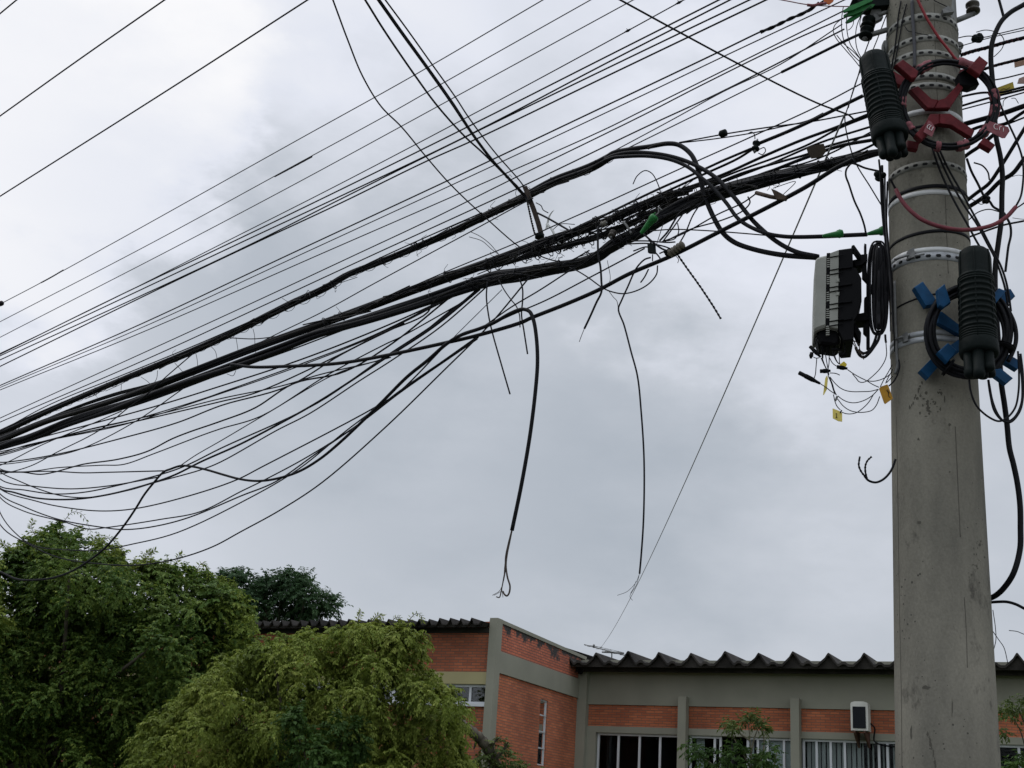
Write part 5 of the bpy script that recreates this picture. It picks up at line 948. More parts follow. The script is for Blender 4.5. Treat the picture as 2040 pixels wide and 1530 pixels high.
for k, (s, w, lb, m, tw) in enumerate(RIGHT):
    o = run(s, w, 'overhead_cable', lb, 'cable', 'cables right of the pole', m, off=-.12 - .012 * k)
    if tw:
        p = pts(s); P = extend([wp(x, y, -.12 - .012 * k) for x, y in p], p); C = spline(P, n=24); r = width_r(P, w); ORIG[o.name] = tuple(o.location)
        T = np.gradient(C, axis=0); T /= np.linalg.norm(T, axis=1, keepdims=True); A = np.cross(T, WN); B_ = np.cross(T, A); th = np.linspace(0, 90, len(C))[:, None]; g = G(); g.tube(C + (A * np.cos(th) + B_ * np.sin(th)) * r * .7, r * .5, 6); g.build('spiral_tape', mat('dark_red_tape', (.05, .012, .016), .7), o)
plate('marker_tag', [(1983, 176), (2018, 163), (2021, 177), (2015, 182), (1986, 189)], .02, 'yellow tag on the cables right of the red coil', mat('mustard_plastic', (.36, .27, .03), .55, noise_amt=.25), .004, 'tags right of the pole', [[(1992, 182), (1999, 177), (2005, 178), (2012, 174)]])
plate('marker_tag', [(2021, 122), (2046, 112), (2046, 128), (2022, 134)], .02, 'faded pink-brown tag at the right edge on the lower taped cable', mat('faded_tag', (.26, .15, .10), .6), .004, 'tags right of the pole'); plate('marker_tag', [(2030, 156), (2046, 150), (2046, 166), (2027, 166)], .02, 'faded pinkish tag at the right edge beside the yellow one', mat('faded_tag', (.30, .20, .17), .6), .004, 'tags right of the pole')
for s, w, lb in (('1945,64 1962,60 1978,62 1994,70 2000,80 1997,95 1988,106 1980,113', 1.8, 'thin wire looping over the lumpy clamp'), ('1926,316 1935,341 1948,366 1962,393 1972,402 1979,412 1991,419', 5, 'stubby cable hanging down to a knot right of the pole'), ('1940,324 1957,330 1968,343 1971,358', 3.2, 'short curved cable end right of the pole'), ('1930,438 1948,423 1970,417 1991,422', 2.4, 'thin arched wire right of the pole below the knot'), ('2000,424 2012,447 2014,467 2009,491 2006,515 2003,541', 5, 'flat dark cable tail dangling at the right edge'), ('1922,388 1940,399 1955,407 1964,402', 1.8, 'thin wire curling to the knot right of the pole'), ('2017,434 2030,436 2041,437', 1.2, 'hair-thin wire at the right edge'), ('2016,352 2028,349 2037,350', 1.2, 'hair-thin wavy wire at the right edge'), ('2015,196 2022,196 2029,206', 1.5, 'small curved wire above the thickest cable'), ('1998,212 2000,200 2012,192', 1.5, 'small curved wire left of another above the thickest cable'), ('1978,1215 1983,1250 1984,1275 1978,1300', 1.6, 'thin wire hanging beside the pole low at the right, inner'), ('1976,1255 1990,1275 2000,1290 2008,1322', 1.6, 'thin wire hanging beside the pole low at the right, outer'), ('2010,1256 2026,1258 2041,1264', 1.6, 'short thin wire at the right edge above the roof')):
    nrun(s, w, .03, 'loose_wire', lb, 'wire', 'loose wires right of the pole', M_WIRE)
lumpy(near(1965, 398, .03), .020, 'wire_knot', 'dark knot of wires on the slanting cables right of the pole', 'wire knot', M_CABLE, 14)
# pigtails of the lower closure
for s, w, lb in (('1931,757 1933,775 1940,798 1949,813 1970,831 1989,839 2004,834 2022,813 2029,781 2030,740 2028,700', 4.2, 'pigtail looping from the left port of the lower closure'), ('1969,757 1973,785 1982,820 1998,838 2012,841 2031,820 2038,789 2038,750 2033,705', 5, 'pigtail looping from the right port of the lower closure'), ('1971,765 1978,800 1990,828 2003,840 2020,832 2034,805 2036,765 2030,710', 3.6, 'thin pigtail inside the loops of the lower closure')): nrun(s, w, -.40, 'pigtail', lb, 'cable', 'pigtail loops under the lower closure')
nrun('1996,600 2012,625 2022,650 2024,680 2016,705 2008,720', 9, -.26, 'loose_cable', 'bundle of cable ends tied to the right side of the blue coil')
# ------------------------------------------------------------------ grey terminal box
bx = lambda p: conv(1580, 480, 6.373, p); DB = -.02
c3 = near(1668, 585, -.10); BOX = root('terminal_box', c3, 'grey and black terminal box with black ribs hanging left of the pole', 'terminal box')
VB = np.array([-.20, -.98, 0]); VB /= np.linalg.norm(VB)
def bpart(name, m, polys, off=0, th=.2, parent=BOX, bev=.003, lab=None):
    g = G()
    for p in polys: g.prism(plane_pts(bx(p), c3, VB, off), -VB * th, 0, bev)
    o = g.build(name, m, parent)
    if lab: o['label'] = lab
    return o
bpart('cover', M_BOXG, [[(428, 172), (345, 190), (305, 208), (284, 236), (268, 700), (262, 1105), (268, 1140), (330, 1112), (415, 1086)]], 0, .21, bev=.010, lab='rounded grey front cover')
bpart('cover_rim', M_BOXG, [[(470, 150), (580, 110), (568, 1112), (462, 1088)]], .002, .215)
bpart('cover_lip', M_BOXG, [[(545, 1118), (572, 1150), (700, 1250), (640, 1272), (600, 1240)]], -.03, .16)
bpart('vent_strip', M_BOXB, [[(428, 150), (472, 146), (464, 1086), (412, 1088)]], -.004, .20)
for k in range(5):
    y0 = 215 + k * 215
    for j in range(5):
        y = y0 + j * 26; bpart('vent_slat', M_BOXG, [[(430 - k * 3, y + 4), (466 - k, y), (466 - k, y + 12), (430 - k * 3, y + 16)]], -.0015, .01, bev=0)
bpart('body', M_BOXB, [[(582, 108), (755, 84), (762, 330), (806, 345), (868, 470), (872, 760), (810, 960), (770, 1020), (770, 1255), (640, 1268), (575, 1145)]], -.004, .20, bev=.004)
for k, y in enumerate((180, 345, 400, 565, 620, 780, 840, 995, 1052)):
    g = G(); g.tube([plane_pts(bx([q]), c3, VB, o)[0] for q, o in (((455, y + 30), .003), ((580, y + 8), .006), ((640, y - 4), .004))], .0022, 6); g.build('latch', M_BOXB, BOX)
for y in (330, 545, 765, 985): bpart('rib', M_BOXB, [[(585, y), (752, y - 22), (752, y + 4), (585, y + 28)]], .004, .06)
for y in (500, 670): bpart('hinge', M_BOXG, [[(545, y - 20), (588, y - 28), (588, y + 18), (545, y + 25)]], .006, .02)
bpart('mounting_bracket', M_BOXB, [[(735, 95), (745, 55), (775, 45), (862, 168), (850, 215), (770, 100)]], -.03, .05); bpart('mounting_bracket', M_BOXB, [[(760, 240), (820, 228), (845, 170), (945, 160), (945, 250), (870, 310), (790, 320)]], -.06, .08)
bpart('mounting_bracket', M_BOXB, [[(785, 930), (905, 905), (1000, 920), (1000, 985), (920, 1010), (790, 1020)]], -.06, .08); bpart('rear_plate', M_BOXB, [[(905, 30), (932, 42), (938, 470), (958, 560), (1010, 545), (1010, 640), (965, 660), (950, 900), (975, 1130), (975, 1380), (935, 1345), (935, 1190), (895, 1150), (893, 1060), (935, 1045), (905, 900), (905, 720), (935, 700), (935, 510), (880, 450), (880, 320), (905, 250)]], -.07, .03, bev=0)
bpart('side_fin', M_BOXB, [[(770, 1040), (800, 1050), (866, 1160), (860, 1275), (835, 1270), (770, 1130)]], -.05, .06)
bpart('port_block', M_BOXB, [[(300, 1120), (420, 1090), (560, 1100), (600, 1190), (590, 1290), (540, 1320), (470, 1310), (340, 1290), (300, 1210)]], -.03, .14, bev=.01)
for k, (x0, x1, y0, y1, r) in enumerate(((325, 330, 1230, 1370, .0048), (370, 374, 1270, 1490, .0048), (402, 405, 1280, 1410, .0042), (440, 446, 1280, 1450, .0045), (510, 525, 1270, 1380, .0045), (345, 345, 1200, 1300, .007), (560, 570, 1260, 1330, .006))):
    g = G(); A_ = plane_pts(bx([(x0, y0)]), c3, VB, -.06)[0]; B_ = plane_pts(bx([(x1, y1)]), c3, VB, -.06)[0]; g.tube([A_, A_ + (B_ - A_) * .45, A_ + (B_ - A_) * .5, B_], [r * 1.5, r * 1.4, r, r * .7], 9); g.build('cable_port', M_BOXB, BOX)
def bxrun(s, w, name, label, off=-.06, m=M_WIRE, group=None, cat='wire', conv_=bx): 
    p = conv_(pts(s)); return run3([plane_pts([q], c3, VB, off)[0] for q in p], w, name, label, cat, group, m)
# slack loops hanging behind the box
SL = root('slack_coil', near(1745, 575, .02), 'tall narrow coil of black cable tied between the grey box and the pole', 'cable coil', 'slack coils beside the pole'); rs = random.Random(8)
for k in range(11):
    x0 = 935 + k * 16 + rs.uniform(-8, 8); x1 = 1195 - k * 13 + rs.uniform(-8, 8); off = -.08 + k * .014; xm = (x0 + x1) / 2; hw = abs(x1 - x0) / 2; P = []
    for a in np.linspace(0, 2 * math.pi, 40):
        ca, sa = math.cos(a), math.sin(a); P.append((xm + 18 * math.sin(a * .5) + hw * math.copysign(abs(ca) ** .6, ca), 590 + (585 - 10 * k) * math.copysign(abs(sa) ** .75, sa) + 30 * math.sin(k)))
    g = G(); g.tube([plane_pts(bx([q]), c3, VB, off + .02 * math.sin(k * 2 + q[1] / 200))[0] for q in P], .0042, 7, caps=False); g.build('loop', M_CABLE, SL)
bxrun('1065,1160 1050,1230 1010,1330 960,1400 900,1425 860,1410 830,1380', 5.5, 'loose_cable', 'upper of two black cable tails bending from the slack coil under the box', -.05, M_CABLE, 'tails under the slack coil', 'cable'); bxrun('1105,1170 1080,1260 1030,1340 970,1420 900,1475 850,1455 815,1400 795,1350', 6, 'loose_cable', 'lower of two black cable tails bending from the slack coil under the box', -.045, M_CABLE, 'tails under the slack coil', 'cable')
t = root('frayed_wires', plane_pts(bx([(800, 1350)]), c3, VB, -.04)[0], 'frayed tan wires hanging between the box and the slack coil', 'frayed wires')
for s in ('700,1180 740,1260 790,1350 820,1400', '760,1260 820,1300 845,1370 850,1410', '770,1270 800,1340 840,1420 900,1450', '830,1390 870,1430 895,1450', '870,1470 890,1490 897,1505'): g = G(); g.tube(spline([plane_pts([q], c3, VB, -.04)[0] for q in bx(pts(s))]), .0020, 5); g.build('strand', M_COPPER, t)
bxrun('1170,1190 1175,1260 1180,1290', 4.5, 'loose_cable', 'short tapered tail pointing down from the slack coil', -.05, M_CABLE)
# plugs, drop fibres and tags below the box (second crop: 1580,650 scale 7.65)
b2 = lambda p: conv(1580, 650, 7.65, p)
def plug(a, b, r, label):
    A_ = plane_pts(b2([a]), c3, VB, -.05)[0]; B_ = plane_pts(b2([b]), c3, VB, -.05)[0]; d = B_ - A_; g = G(); g.tube([A_, A_ + d * .02, A_ + d * .3, A_ + d * .32, A_ + d * .62, A_ + d * .8, A_ + d * .98, B_], [r * .7, r, r, r * 1.15, r * 1.15, r * .75, r * .6, r * .3], 12); tag(g.build('connector_plug', M_BOXB), label, 'connector plug', 'black plugs under the box')
plug((255, 305), (420, 470), .0072, 'black plug tilted beside the ports at the left under the box'); plug((285, 400), (268, 490), .0072, 'stubby black plug hanging behind the tilted one'); plug((582, 352), (722, 356), .0065, 'level black plug right under the ports'); plug((695, 438), (818, 426), .0080, 'level black plug hanging on a bowed wire right of the ports')
plug((665, 618), (830, 645), .0078, 'black plug with a yellow tag on it'); plug((408, 685), (572, 678), .0080, 'level black plug crossed by the hanging fibres'); plug((85, 705), (415, 875), .0085, 'long black plug slanting at the far left of the fibres')
FIB = [('345,150 318,210 308,290', 'fibre bow at the far left under the box'), ('360,185 335,260 318,320', 'second fibre bow at the left under the box'), ('725,195 765,235 785,290 785,370 778,410', 'bowed wire holding the right level plug'), ('310,470 350,485 400,480', 'short fibre between the left plugs'), ('362,485 350,620 340,730 322,790', 'lone fibre dangling left of the hanging bunch'), ('425,480 470,580 505,650 530,720 545,780', 'fibre of the hanging bunch, leftmost'), ('445,490 485,600 520,670 540,740', 'fibre of the hanging bunch, second'), ('490,400 510,530 530,640 545,740', 'fibre of the hanging bunch, third'), ('550,440 548,560 535,650 540,740', 'fibre of the hanging bunch, rightmost'),
       ('555,480 600,560 650,600 700,620', 'fibre curving from the ports to the tagged plug'), ('600,380 620,450 660,530 705,580', 'fibre to the tagged plug, left of two'), ('632,390 645,480 680,550 712,575', 'fibre to the tagged plug, right of two'), ('705,470 705,530 712,575', 'fibre dropping from the right plug to the yellow tag'), ('560,712 620,714 670,725 712,745', 'short stray fibre right of the crossed plug'), ('560,770 640,870 720,940 800,978 900,996 1050,996 1180,990 1300,960', 'fibre sweeping almost level from the bunch to the amber tag'),
       ('545,780 580,860 610,960 640,1040', 'fibre from the bunch down to the small grey clip, left'), ('555,775 600,880 625,970 660,1050', 'fibre from the bunch down to the small grey clip, right'), ('415,875 500,930 570,985 630,1025', 'wire from the long slanting plug to the small grey clip'), ('680,1060 760,1120 850,1158 950,1165 1080,1130 1200,1060 1300,960', 'fibre sagging from the grey clip to the amber tag'), ('680,1110 760,1210 850,1275 960,1308 1080,1310 1200,1280 1270,1200 1320,1070', 'lowest deep fibre loop reaching the amber tag'), ('615,1040 640,1150 670,1220 720,1275', 'fibre from the clip to the lowest pale tag'), ('745,1310 800,1330 870,1336 960,1318 1060,1250 1150,1160 1220,1050', 'fibre loop rising from the lowest pale tag'),
       ('830,660 900,710 1000,770 1120,830 1220,890 1310,930', 'fibre from the tagged plug down to the amber tag'), ('905,725 960,790 1000,840 1040,855 1100,845 1200,770 1320,650 1400,520 1425,420 1420,320 1415,250', 'fibre hanging from the slack coil in a deep bow'), ('1130,830 1220,838 1330,815 1440,760 1500,700 1515,650', 'fibre running to the pole edge, upper'), ('1330,920 1390,800 1450,700 1510,590', 'fibre from the amber tag up to the pole, leftmost'), ('1410,870 1440,800 1500,690', 'fibre from the amber tag up to the pole, middle'), ('1425,860 1500,780 1520,760', 'fibre from the amber tag up to the pole, right'), ('1460,910 1540,830 1600,710 1625,600 1610,510', 'black wire from the amber tag looping over the pole face')]
for k, (s, lb) in enumerate(FIB): bxrun(s, 1.9 if k < 28 else 3, 'drop_fibre', lb, -.05 + .0016 * (k % 9), M_WIRE, 'thin fibres under the box', 'wire', b2)
def btag(poly, label, m, ink=None, off=-.045):
    P = [plane_pts([q], c3, VB, off)[0] for q in b2(poly)]; t = root('marker_tag', P[0], label, 'tag', 'yellow tags under the box'); g = G(); g.prism(P, -VB * .003); g.build('plate', m, t)
    if ink: g = G(); [g.tube(spline([plane_pts([q], c3, VB, off + .0015)[0] for q in b2(st)], n=4), .0011, 5) for st in ink]; g.build('printing', M_INKD, t)
btag([(712, 580), (775, 533), (820, 575), (812, 605), (760, 630), (705, 620)], 'small bright yellow tag on a black plug under the box', mat('lemon_plastic', (.55, .42, .03), .5))
btag([(520, 745), (490, 790), (455, 1050), (475, 1035), (515, 960), (532, 800)], 'pale yellow tag seen edge-on among the hanging fibres', M_YEL)
btag([(602, 1250), (705, 1290), (748, 1318), (748, 1452), (690, 1445), (605, 1400)], 'pale yellow square tag hanging lowest under the box', M_YEL, [[(650, 1328), (672, 1330)], [(661, 1330), (661, 1388)], [(648, 1388), (674, 1394)]])
btag([(1310, 950), (1335, 920), (1435, 885), (1452, 905), (1520, 1100), (1402, 1185), (1385, 1165)], 'large amber tag against the left edge of the pole', M_YEL2, [[(1420, 970), (1450, 1010), (1455, 1060), (1480, 1090)], [(1440, 960), (1465, 1020)]])
g = G(); g.prism([plane_pts([q], c3, VB, -.044)[0] for q in b2([(660, 1058), (688, 1068), (680, 1100), (655, 1138), (635, 1120), (645, 1090)])], -VB * .008, 0, .001); tag(g.build('fibre_clip', M_DULL), 'small grey clip joining the fibres under the box', 'clip')
g = G(); g.tube([plane_pts([q], c3, VB, -.042)[0] for q in b2([(720, 1318), (740, 1280)])], .003, 6); tag(g.build('tag_clip', M_BOXB), 'tiny black clip at the corner of the lowest pale tag', 'clip')
g = G(); g.tube(spline([near(x, y, -.10) for x, y in pts('1784,915 1778,932 1770,945 1758,956 1744,961 1730,957 1722,948')]), .0045, 7)
t = root('torn_cable', near(1750, 955, -.1), 'torn black cable end forking into two hooks left of the pole', 'cable'); g.build('stem', M_CABLE, t)
for s in ('1724,950 1716,940 1711,928 1712,915 1713,910', '1727,953 1724,940 1724,928 1728,918 1736,910'): 
    g = G(); g.tube(spline([near(x, y, -.10) for x, y in pts(s)]), [.0034 if i % 4 else .0048 for i in range((len(pts(s)) - 1) * 7 + 1)], 6); g.build('frayed_prong', M_CABLE, t)
# ------------------------------------------------------------------ trees
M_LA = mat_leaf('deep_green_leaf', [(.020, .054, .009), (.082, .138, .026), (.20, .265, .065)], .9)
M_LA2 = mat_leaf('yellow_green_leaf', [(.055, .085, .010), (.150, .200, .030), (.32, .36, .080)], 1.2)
M_LB = mat_leaf('olive_gold_leaf', [(.045, .070, .009), (.145, .182, .028), (.30, .33, .070)], 1.3)
M_LC = mat_leaf('dark_far_leaf', [(.018, .045, .018), (.040, .080, .032), (.075, .130, .048)], .7)
M_LD = mat_leaf('blue_green_leaf', [(.016, .038, .008), (.042, .085, .017), (.095, .160, .034)], 1.5)
M_LE = mat_leaf('shrub_leaf', [(.03, .05, .012), (.07, .10, .025), (.15, .18, .05)], 2)
def inpoly(px, py, poly):
    r = np.zeros(px.shape, bool); n = len(poly); j = n - 1
    for i in range(n):
        xi, yi = poly[i]; xj, yj = poly[j]
        c = ((yi > py) != (yj > py)) & (px < (xj - xi) * (py - yi) / (yj - yi + 1e-9) + xi); r ^= c; j = i
    return r
def edgedist(px, py, poly):
    d = np.full(px.shape, 1e9)
    for (x0, y0), (x1, y1) in zip(poly, poly[1:] + poly[:1]):
        L = (x1 - x0) ** 2 + (y1 - y0) ** 2 + 1e-9; t = np.clip(((px - x0) * (x1 - x0) + (py - y0) * (y1 - y0)) / L, 0, 1); d = np.minimum(d, np.hypot(px - x0 - t * (x1 - x0), py - y0 - t * (y1 - y0)))
    return d
def at_many(px, py, d):
    px = np.asarray(px); py = np.asarray(py); d = np.asarray(d); r = _fw[None] + RT[None] * ((px - 1020) / F_PX)[:, None] + UP[None] * ((765 - py) / F_PX)[:, None]
    return CAM[None] + r * d[:, None]
def unit(v): return v / np.maximum(np.linalg.norm(v, axis=-1, keepdims=True), 1e-9)
def leaves_mesh(name, C, D, N, L, Wd, matidx, mats, parent):
    """folded leaf blades: base point C, direction D, normal N, length L, width Wd"""
    n = len(C); S_ = unit(np.cross(D, N)); N = unit(np.cross(S_, D)); L = L[:, None]; Wd = Wd[:, None]
    v = np.empty((n, 4, 3)); v[:, 0] = C; v[:, 1] = C + D * L * .48 + S_ * Wd * .5 + N * Wd * .16; v[:, 2] = C + D * L - N * L * .12; v[:, 3] = C + D * L * .48 - S_ * Wd * .5 + N * Wd * .16
    o3 = np.array(ORIG[parent.name]); me = bpy.data.meshes.new(name); me.vertices.add(n * 4); me.vertices.foreach_set('co', (v - o3).reshape(-1)); b = np.arange(n) * 4
    tri = np.stack([b, b + 1, b + 2, b, b + 2, b + 3], 1).reshape(-1); me.loops.add(n * 6); me.loops.foreach_set('vertex_index', tri); me.polygons.add(n * 2); me.polygons.foreach_set('loop_start', np.arange(n * 2) * 3); me.polygons.foreach_set('loop_total', np.full(n * 2, 3))
    for m in mats: me.materials.append(m)
    me.polygons.foreach_set('material_index', np.repeat(matidx, 2)); me.update(calc_edges=True); me.validate()
    o = bpy.data.objects.new(name, me); COL.objects.link(o); o.parent = parent; ORIG[o.name] = tuple(o3); return o
def sprays(cent, rad, ntw, twl, nl, L, Wd, droop, seed, up=.35):
    """leafy twigs round each clump centre: returns leaf arrays and the clump index"""
    r = np.random.default_rng(seed); k = len(cent); idx = np.repeat(np.arange(k), ntw); m = len(idx)
    d = unit(r.normal(size=(m, 3)) + np.array([0, -.35, up])); st = cent[idx] + d * rad[idx][:, None] * r.uniform(.25, .75, (m, 1)) * np.array([1, 1, .8]); tl = twl * r.uniform(.5, 1.25, m)
    t = np.tile(np.linspace(.08, 1, nl), (m, 1)) + r.uniform(-.03, .03, (m, nl)); side = np.tile(np.where(np.arange(nl) % 2, 1., -1.), (m, 1))
    pos = st[:, None] + d[:, None] * (t * tl[:, None])[..., None] + np.array([0, 0, -1.]) * (droop * tl[:, None] * t ** 2)[..., None]
    tang = unit(d[:, None] + np.array([0, 0, -2.]) * (droop * t)[..., None]); sv = unit(np.cross(tang, np.array([0, 0, 1.])) + 1e-4)
    ld = unit(tang * .75 + sv * side[..., None] * .8 + np.array([0, 0, -.35 - .5 * droop]) + r.normal(size=(m, nl, 3)) * .28); nn = unit(np.array([0, 0, 1.]) + d[:, None] * .5 + r.normal(size=(m, nl, 3)) * .45)
    q = m * nl; sc = r.uniform(.65, 1.25, q)
    return pos.reshape(q, 3), ld.reshape(q, 3), nn.reshape(q, 3), L * sc, Wd * sc, np.repeat(idx, nl)
def crown_lobes(poly, depth, bulge, n, rpx, seed, back=.35):
    r = np.random.default_rng(seed); P = np.array(poly); out = []; rp = []
    while len(out) < n:
        x = r.uniform(P[:, 0].min(), P[:, 0].max(), 1); y = r.uniform(P[:, 1].min(), P[:, 1].max(), 1)
        if not inpoly(x, y, poly)[0]: continue
        e = edgedist(x, y, poly)[0]; rr = r.uniform(*rpx)
        if e < rr * .75: rr = max(rpx[0] * .5, e * 1.1)
        if e < rpx[0] * .4: continue
        if any((x[0] - a) ** 2 + (y[0] - b) ** 2 < (.55 * rr) ** 2 for a, b, _ in out) and r.random() > .15: continue
        out.append((x[0], y[0], e)); rp.append(rr)
    o = np.array(out); e = np.minimum(o[:, 2] / 150, 1); sgn = np.where(r.random(n) < back, .8, -1.); dep = depth + sgn * bulge * np.sqrt(e) * r.uniform(.7, 1.0, n) + np.array([1.15 * bulge * noise.noise(Vector((a / 95, b_ / 75, seed))) for a, b_, _ in out])
    return at_many(o[:, 0], o[:, 1], dep), np.array(rp) / F_PX * dep, o
def tree(name, label, cat, poly, depth, bulge, nlob, rpx, ntw, twl, nl, L, Wd, droop, mats, pick, seed, trunk_px, trunk_r, group=None, fill=None):
    C, R, o = crown_lobes(poly, depth, bulge, nlob, rpx, seed); base = at(trunk_px, 1600, depth); base[2] = 0
    t = root(name, base, label, cat, group); c, d, n, l, w, idx = sprays(C, R, ntw, twl, nl, L, Wd, droop, seed + 1); r = np.random.default_rng(seed + 2)
    mi = pick(o[idx, 0], o[idx, 1], o[idx, 2], r)
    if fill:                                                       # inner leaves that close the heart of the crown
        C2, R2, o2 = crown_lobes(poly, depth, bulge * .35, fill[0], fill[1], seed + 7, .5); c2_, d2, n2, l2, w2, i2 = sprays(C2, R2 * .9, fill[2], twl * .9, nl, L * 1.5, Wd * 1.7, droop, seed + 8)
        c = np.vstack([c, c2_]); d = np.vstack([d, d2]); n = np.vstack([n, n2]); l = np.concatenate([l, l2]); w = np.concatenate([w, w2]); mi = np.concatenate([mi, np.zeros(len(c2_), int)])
    cr_ = leaves_mesh('crown', c, d, n, l, w, mi, mats, t)
    g = G(); top = C.mean(axis=0); g.tube(spline([base - ZV * .1, base + (top - base) * .35 + np.array([.12, 0, 0]), base + (top - base) * .75, top + ZV * .3]), np.linspace(trunk_r, trunk_r * .35, 22), 10)
    for k in range(0, len(C), max(1, len(C) // 16)): a = base + (top - base) * random.uniform(.4, .85); g.tube(spline([a, (a + C[k]) / 2 + ZV * .15, C[k]]), np.linspace(trunk_r * .3, trunk_r * .08, 15), 6)
    g.build('trunk', M_BARK, t); print(name, len(c)); return t
def sprig(t, s, depth, nl, L, Wd, m, seed):
    """one long arching shoot that stands clear of the crown"""
    C = spline([at(x, y, depth) for x, y in pts(s)], n=8); g = G(); g.tube(C, np.linspace(.006, .002, len(C)), 5); g.build('shoot', M_BARK, t); r = np.random.default_rng(seed)
    u = np.linspace(0, len(C) - 1.01, nl); i = u.astype(int); P = C[i] + (C[i + 1] - C[i]) * (u - i)[:, None]; T = unit(C[i + 1] - C[i]); sv = unit(np.cross(T, np.array([0, 1., 0.]))) * np.where(np.arange(nl) % 2, 1., -1.)[:, None]
    d = unit(T * .7 + sv + r.normal(size=(nl, 3)) * .25 + np.array([0, 0, -.3])); leaves_mesh('shoot_leaves', P, d, unit(r.normal(size=(nl, 3)) * .5 + np.array([0, -.5, .8])), L * r.uniform(.7, 1.2, nl), Wd * r.uniform(.7, 1.2, nl), np.zeros(nl, int), [m], t)
polyA = [(-260, 1130), (-120, 1085), (0, 1105), (45, 1085), (80, 1060), (112, 1042), (150, 1046), (190, 1066), (225, 1090), (255, 1118), (300, 1118), (345, 1122), (395, 1135), (430, 1150), (455, 1165), (485, 1180), (500, 1215), (500, 1255), (512, 1295), (490, 1340), (420, 1420), (330, 1500), (300, 1640), (-260, 1700)]
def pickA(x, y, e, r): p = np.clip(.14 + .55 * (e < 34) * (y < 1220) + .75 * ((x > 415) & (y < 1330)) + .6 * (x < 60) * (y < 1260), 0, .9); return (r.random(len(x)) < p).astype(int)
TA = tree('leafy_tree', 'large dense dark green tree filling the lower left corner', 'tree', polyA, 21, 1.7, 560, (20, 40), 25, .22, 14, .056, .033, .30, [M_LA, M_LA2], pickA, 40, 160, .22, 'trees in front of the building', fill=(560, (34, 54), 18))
for k, s in enumerate(('118,1060 130,1035 146,1020 165,1026 178,1052 182,1072', '200,1085 215,1072 228,1074 236,1088', '215,1095 232,1086 244,1094 247,1112', '285,1122 292,1104 300,1098', '300,1122 303,1102 310,1096', '20,1100 10,1084 2,1080', '390,1140 402,1122 412,1130 416,1150', '70,1066 62,1048 66,1036', '350,1124 357,1108 362,1104')): sprig(TA, s, 20.6, 26, .07, .026, M_LA2, 70 + k)
polyB = [(262, 1560), (268, 1470), (290, 1445), (330, 1405), (370, 1385), (410, 1340), (455, 1302), (505, 1280), (560, 1264), (615, 1254), (665, 1258), (690, 1240), (735, 1238), (790, 1244), (842, 1250), (848, 1290), (836, 1330), (872, 1345), (905, 1372), (925, 1410), (938, 1462), (932, 1500), (948, 1545), (920, 1640), (300, 1700)]
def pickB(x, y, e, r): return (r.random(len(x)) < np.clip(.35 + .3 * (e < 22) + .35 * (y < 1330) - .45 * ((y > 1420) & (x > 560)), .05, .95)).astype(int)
TB = tree('leafy_tree', 'lighter olive gold tree with drooping sprays in front of the brick wing', 'tree', polyB, 17, 1.3, 400, (14, 32), 22, .20, 15, .044, .021, .55, [M_LB, M_LA2], pickB, 50, 600, .16, 'trees in front of the building', fill=(360, (26, 42), 15))
for k, s in enumerate(('810,1250 818,1232 830,1222 840,1228 842,1238', '778,1246 786,1232 796,1230 802,1242', '712,1240 716,1226 720,1218', '845,1262 856,1270 854,1284', '740,1240 752,1226 764,1228')): sprig(TB, s, 16.6, 20, .055, .020, M_LB, 90 + k)
polyC = [(440, 1150), (470, 1138), (505, 1142), (520, 1158), (545, 1146), (580, 1142), (612, 1140), (620, 1160), (632, 1176), (655, 1186), (680, 1206), (668, 1222), (640, 1232), (600, 1262), (430, 1290)]
tree('leafy_tree', 'dark fine-leaved tree rising behind the roof of the left wing', 'tree', polyC, 46, 1.6, 130, (12, 24), 13, .42, 14, .15, .05, .2, [M_LC], lambda x, y, e, r: np.zeros(len(x), int), 60, 540, .2, None, fill=(40, (22, 34), 8))
polyD = [(545, 1560), (548, 1470), (575, 1420), (610, 1410), (640, 1440), (668, 1425), (712, 1428), (728, 1460), (722, 1500), (690, 1560), (640, 1640), (560, 1640)]
tree('bush', 'blue-green bush standing in front of the olive gold tree at the bottom', 'bush', polyD, 15.2, .5, 62, (14, 26), 14, .16, 11, .055, .030, .3, [M_LD], lambda x, y, e, r: np.zeros(len(x), int), 65, 640, .05, None)
# lopped tree with a bare cut limb leaning left
LT = root('lopped_tree', at(985, 1700, 19) * np.array([1, 1, 0]), 'lopped tree with a bare cut limb leaning left before the gable wall', 'tree')
g = G(); C = spline([at(1000, 1720, 19), at(992, 1560, 19), at(984, 1515, 18.9), at(962, 1478, 18.8), at(938, 1456, 18.7), at(910, 1437, 18.6)], n=8); g.tube(C, np.interp(np.arange(len(C)), [0, 14, len(C) - 1], [.11, .085, .068]) * (1 + .12 * np.sin(np.arange(len(C)) * 1.9)), 12)
for s in ('975,1498 985,1478 996,1468', '984,1515 1004,1492 1012,1478', '952,1468 948,1480 944,1492'): g.tube(spline([at(x, y, 18.8) for x, y in pts(s)]), np.linspace(.03, .012, (len(pts(s)) - 1) * 7 + 1), 7)
g.build('trunk', M_BARK, LT)
g = G(); p = at(909, 1436, 18.6); d = at(905, 1433.5, 18.6) - p; g.tube([p, p + d], [.070, .064], 12); g.build('cut_end', mat('cut_wood', (.30, .25, .19), .9, noise_amt=.3, nscale=30), LT)
def tufts(t, cs, depth, rpx, ntw, twl, nl, L, Wd, droop, m, seed, name='crown'):
    C = np.array([at(x, y, depth + .25 * math.sin(i * 2.3)) for i, (x, y) in enumerate(cs)]); R = np.full(len(cs), rpx / F_PX * depth); c, d, n, l, w, i = sprays(C, R, ntw, twl, nl, L, Wd, droop, seed); return leaves_mesh(name, c, d, n, l, w, np.zeros(len(c), int), [m], t)
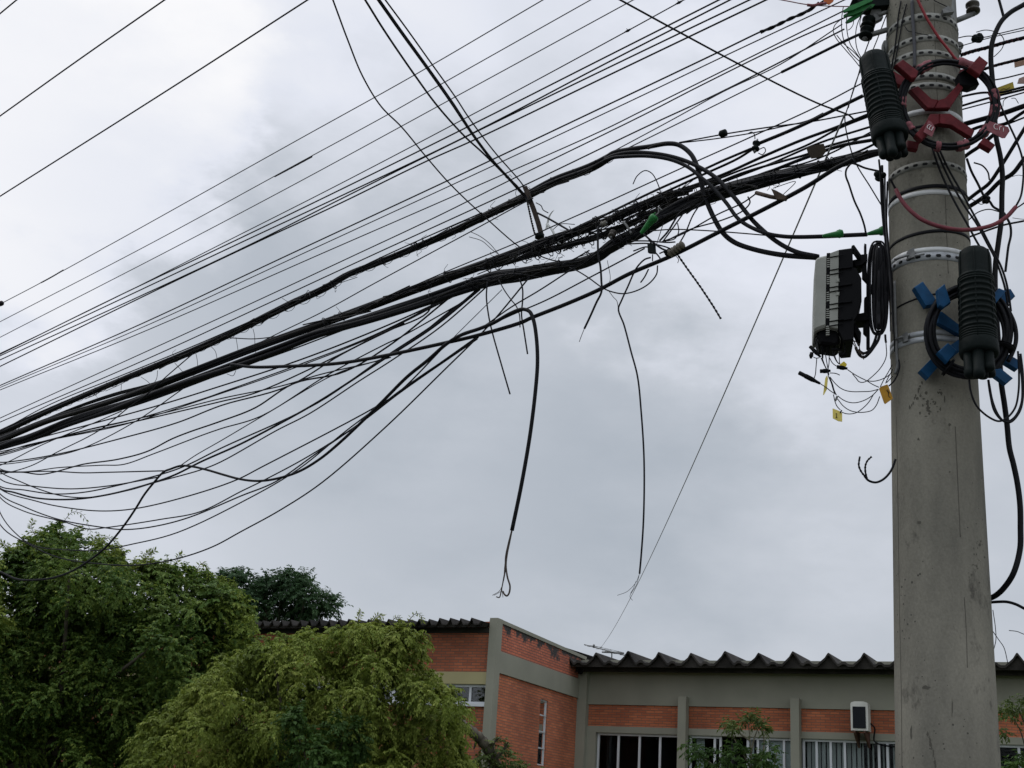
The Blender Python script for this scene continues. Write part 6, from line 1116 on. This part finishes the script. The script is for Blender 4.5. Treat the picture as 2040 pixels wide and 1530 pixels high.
tufts(LT, [(985, 1500), (1005, 1505), (1020, 1520), (975, 1520), (1040, 1532), (1000, 1535), (960, 1530), (995, 1485), (1060, 1545), (940, 1545), (950, 1512), (1025, 1540)], 18.9, 16, 16, .16, 9, .065, .034, .35, M_LE, 77)
# thin shrub before the windows
SH = root('thin_shrub', at(1500, 1640, 22) * np.array([1, 1, 0]), 'thin open shrub with bare stems in front of the right wing windows', 'shrub')
g = G()
for s in ('1500,1700 1498,1560 1496,1500 1494,1470 1490,1438', '1496,1500 1503,1470 1512,1446', '1494,1475 1475,1462 1458,1446', '1499,1540 1480,1500 1466,1478 1455,1450', '1500,1560 1520,1500 1522,1470 1518,1450', '1500,1620 1440,1540 1400,1510 1385,1500', '1500,1600 1540,1530 1548,1500'): q = pts(s); g.tube(spline([at(x, y, 22) for x, y in q]), np.linspace(.02, .006, (len(q) - 1) * 7 + 1), 6)
g.build('stem', mat('grey_twig', (.20, .18, .13), .9, noise_amt=.4), SH)
tufts(SH, [(1490, 1434), (1502, 1440), (1515, 1446), (1478, 1440), (1455, 1445), (1462, 1452), (1448, 1440), (1525, 1450), (1508, 1430)], 22, 7, 12, .15, 6, .10, .030, .25, M_LE, 78)
tufts(SH, [(1462, 1488), (1475, 1500), (1450, 1510), (1430, 1508), (1410, 1505), (1386, 1498), (1395, 1515), (1440, 1525), (1470, 1522), (1515, 1505), (1530, 1515), (1545, 1525), (1505, 1520), (1525, 1535), (1420, 1530), (1490, 1540), (1455, 1545), (1380, 1488), (1535, 1495)], 21.8, 13, 14, .15, 8, .085, .036, .3, M_LD, 79)
RS = root('leafy_shrub', at(2030, 1640, 20) * np.array([1, 1, 0]), 'leafy shrub reaching into the frame at the right edge beyond the pole', 'shrub')
g = G()
for s in ('2075,1640 2050,1520 2030,1450 2010,1420', '2060,1560 2040,1440 2028,1412', '2075,1560 2050,1430 2042,1400'): q = pts(s); g.tube(spline([at(x, y, 20) for x, y in q]), np.linspace(.016, .005, (len(q) - 1) * 7 + 1), 6)
g.build('stem', M_BARK, RS)
tufts(RS, [(2005, 1412), (2018, 1405), (2032, 1398), (2044, 1392), (2010, 1430), (2000, 1422), (2003, 1460), (2038, 1412), (2060, 1400), (2052, 1425)], 20, 8, 10, .14, 7, .075, .032, .3, M_LE, 80)
tufts(RS, [(2020, 1520), (2010, 1530), (2035, 1512), (2048, 1520), (2030, 1535), (2060, 1530), (2000, 1538)], 20, 12, 14, .14, 8, .07, .034, .3, M_LD, 81)
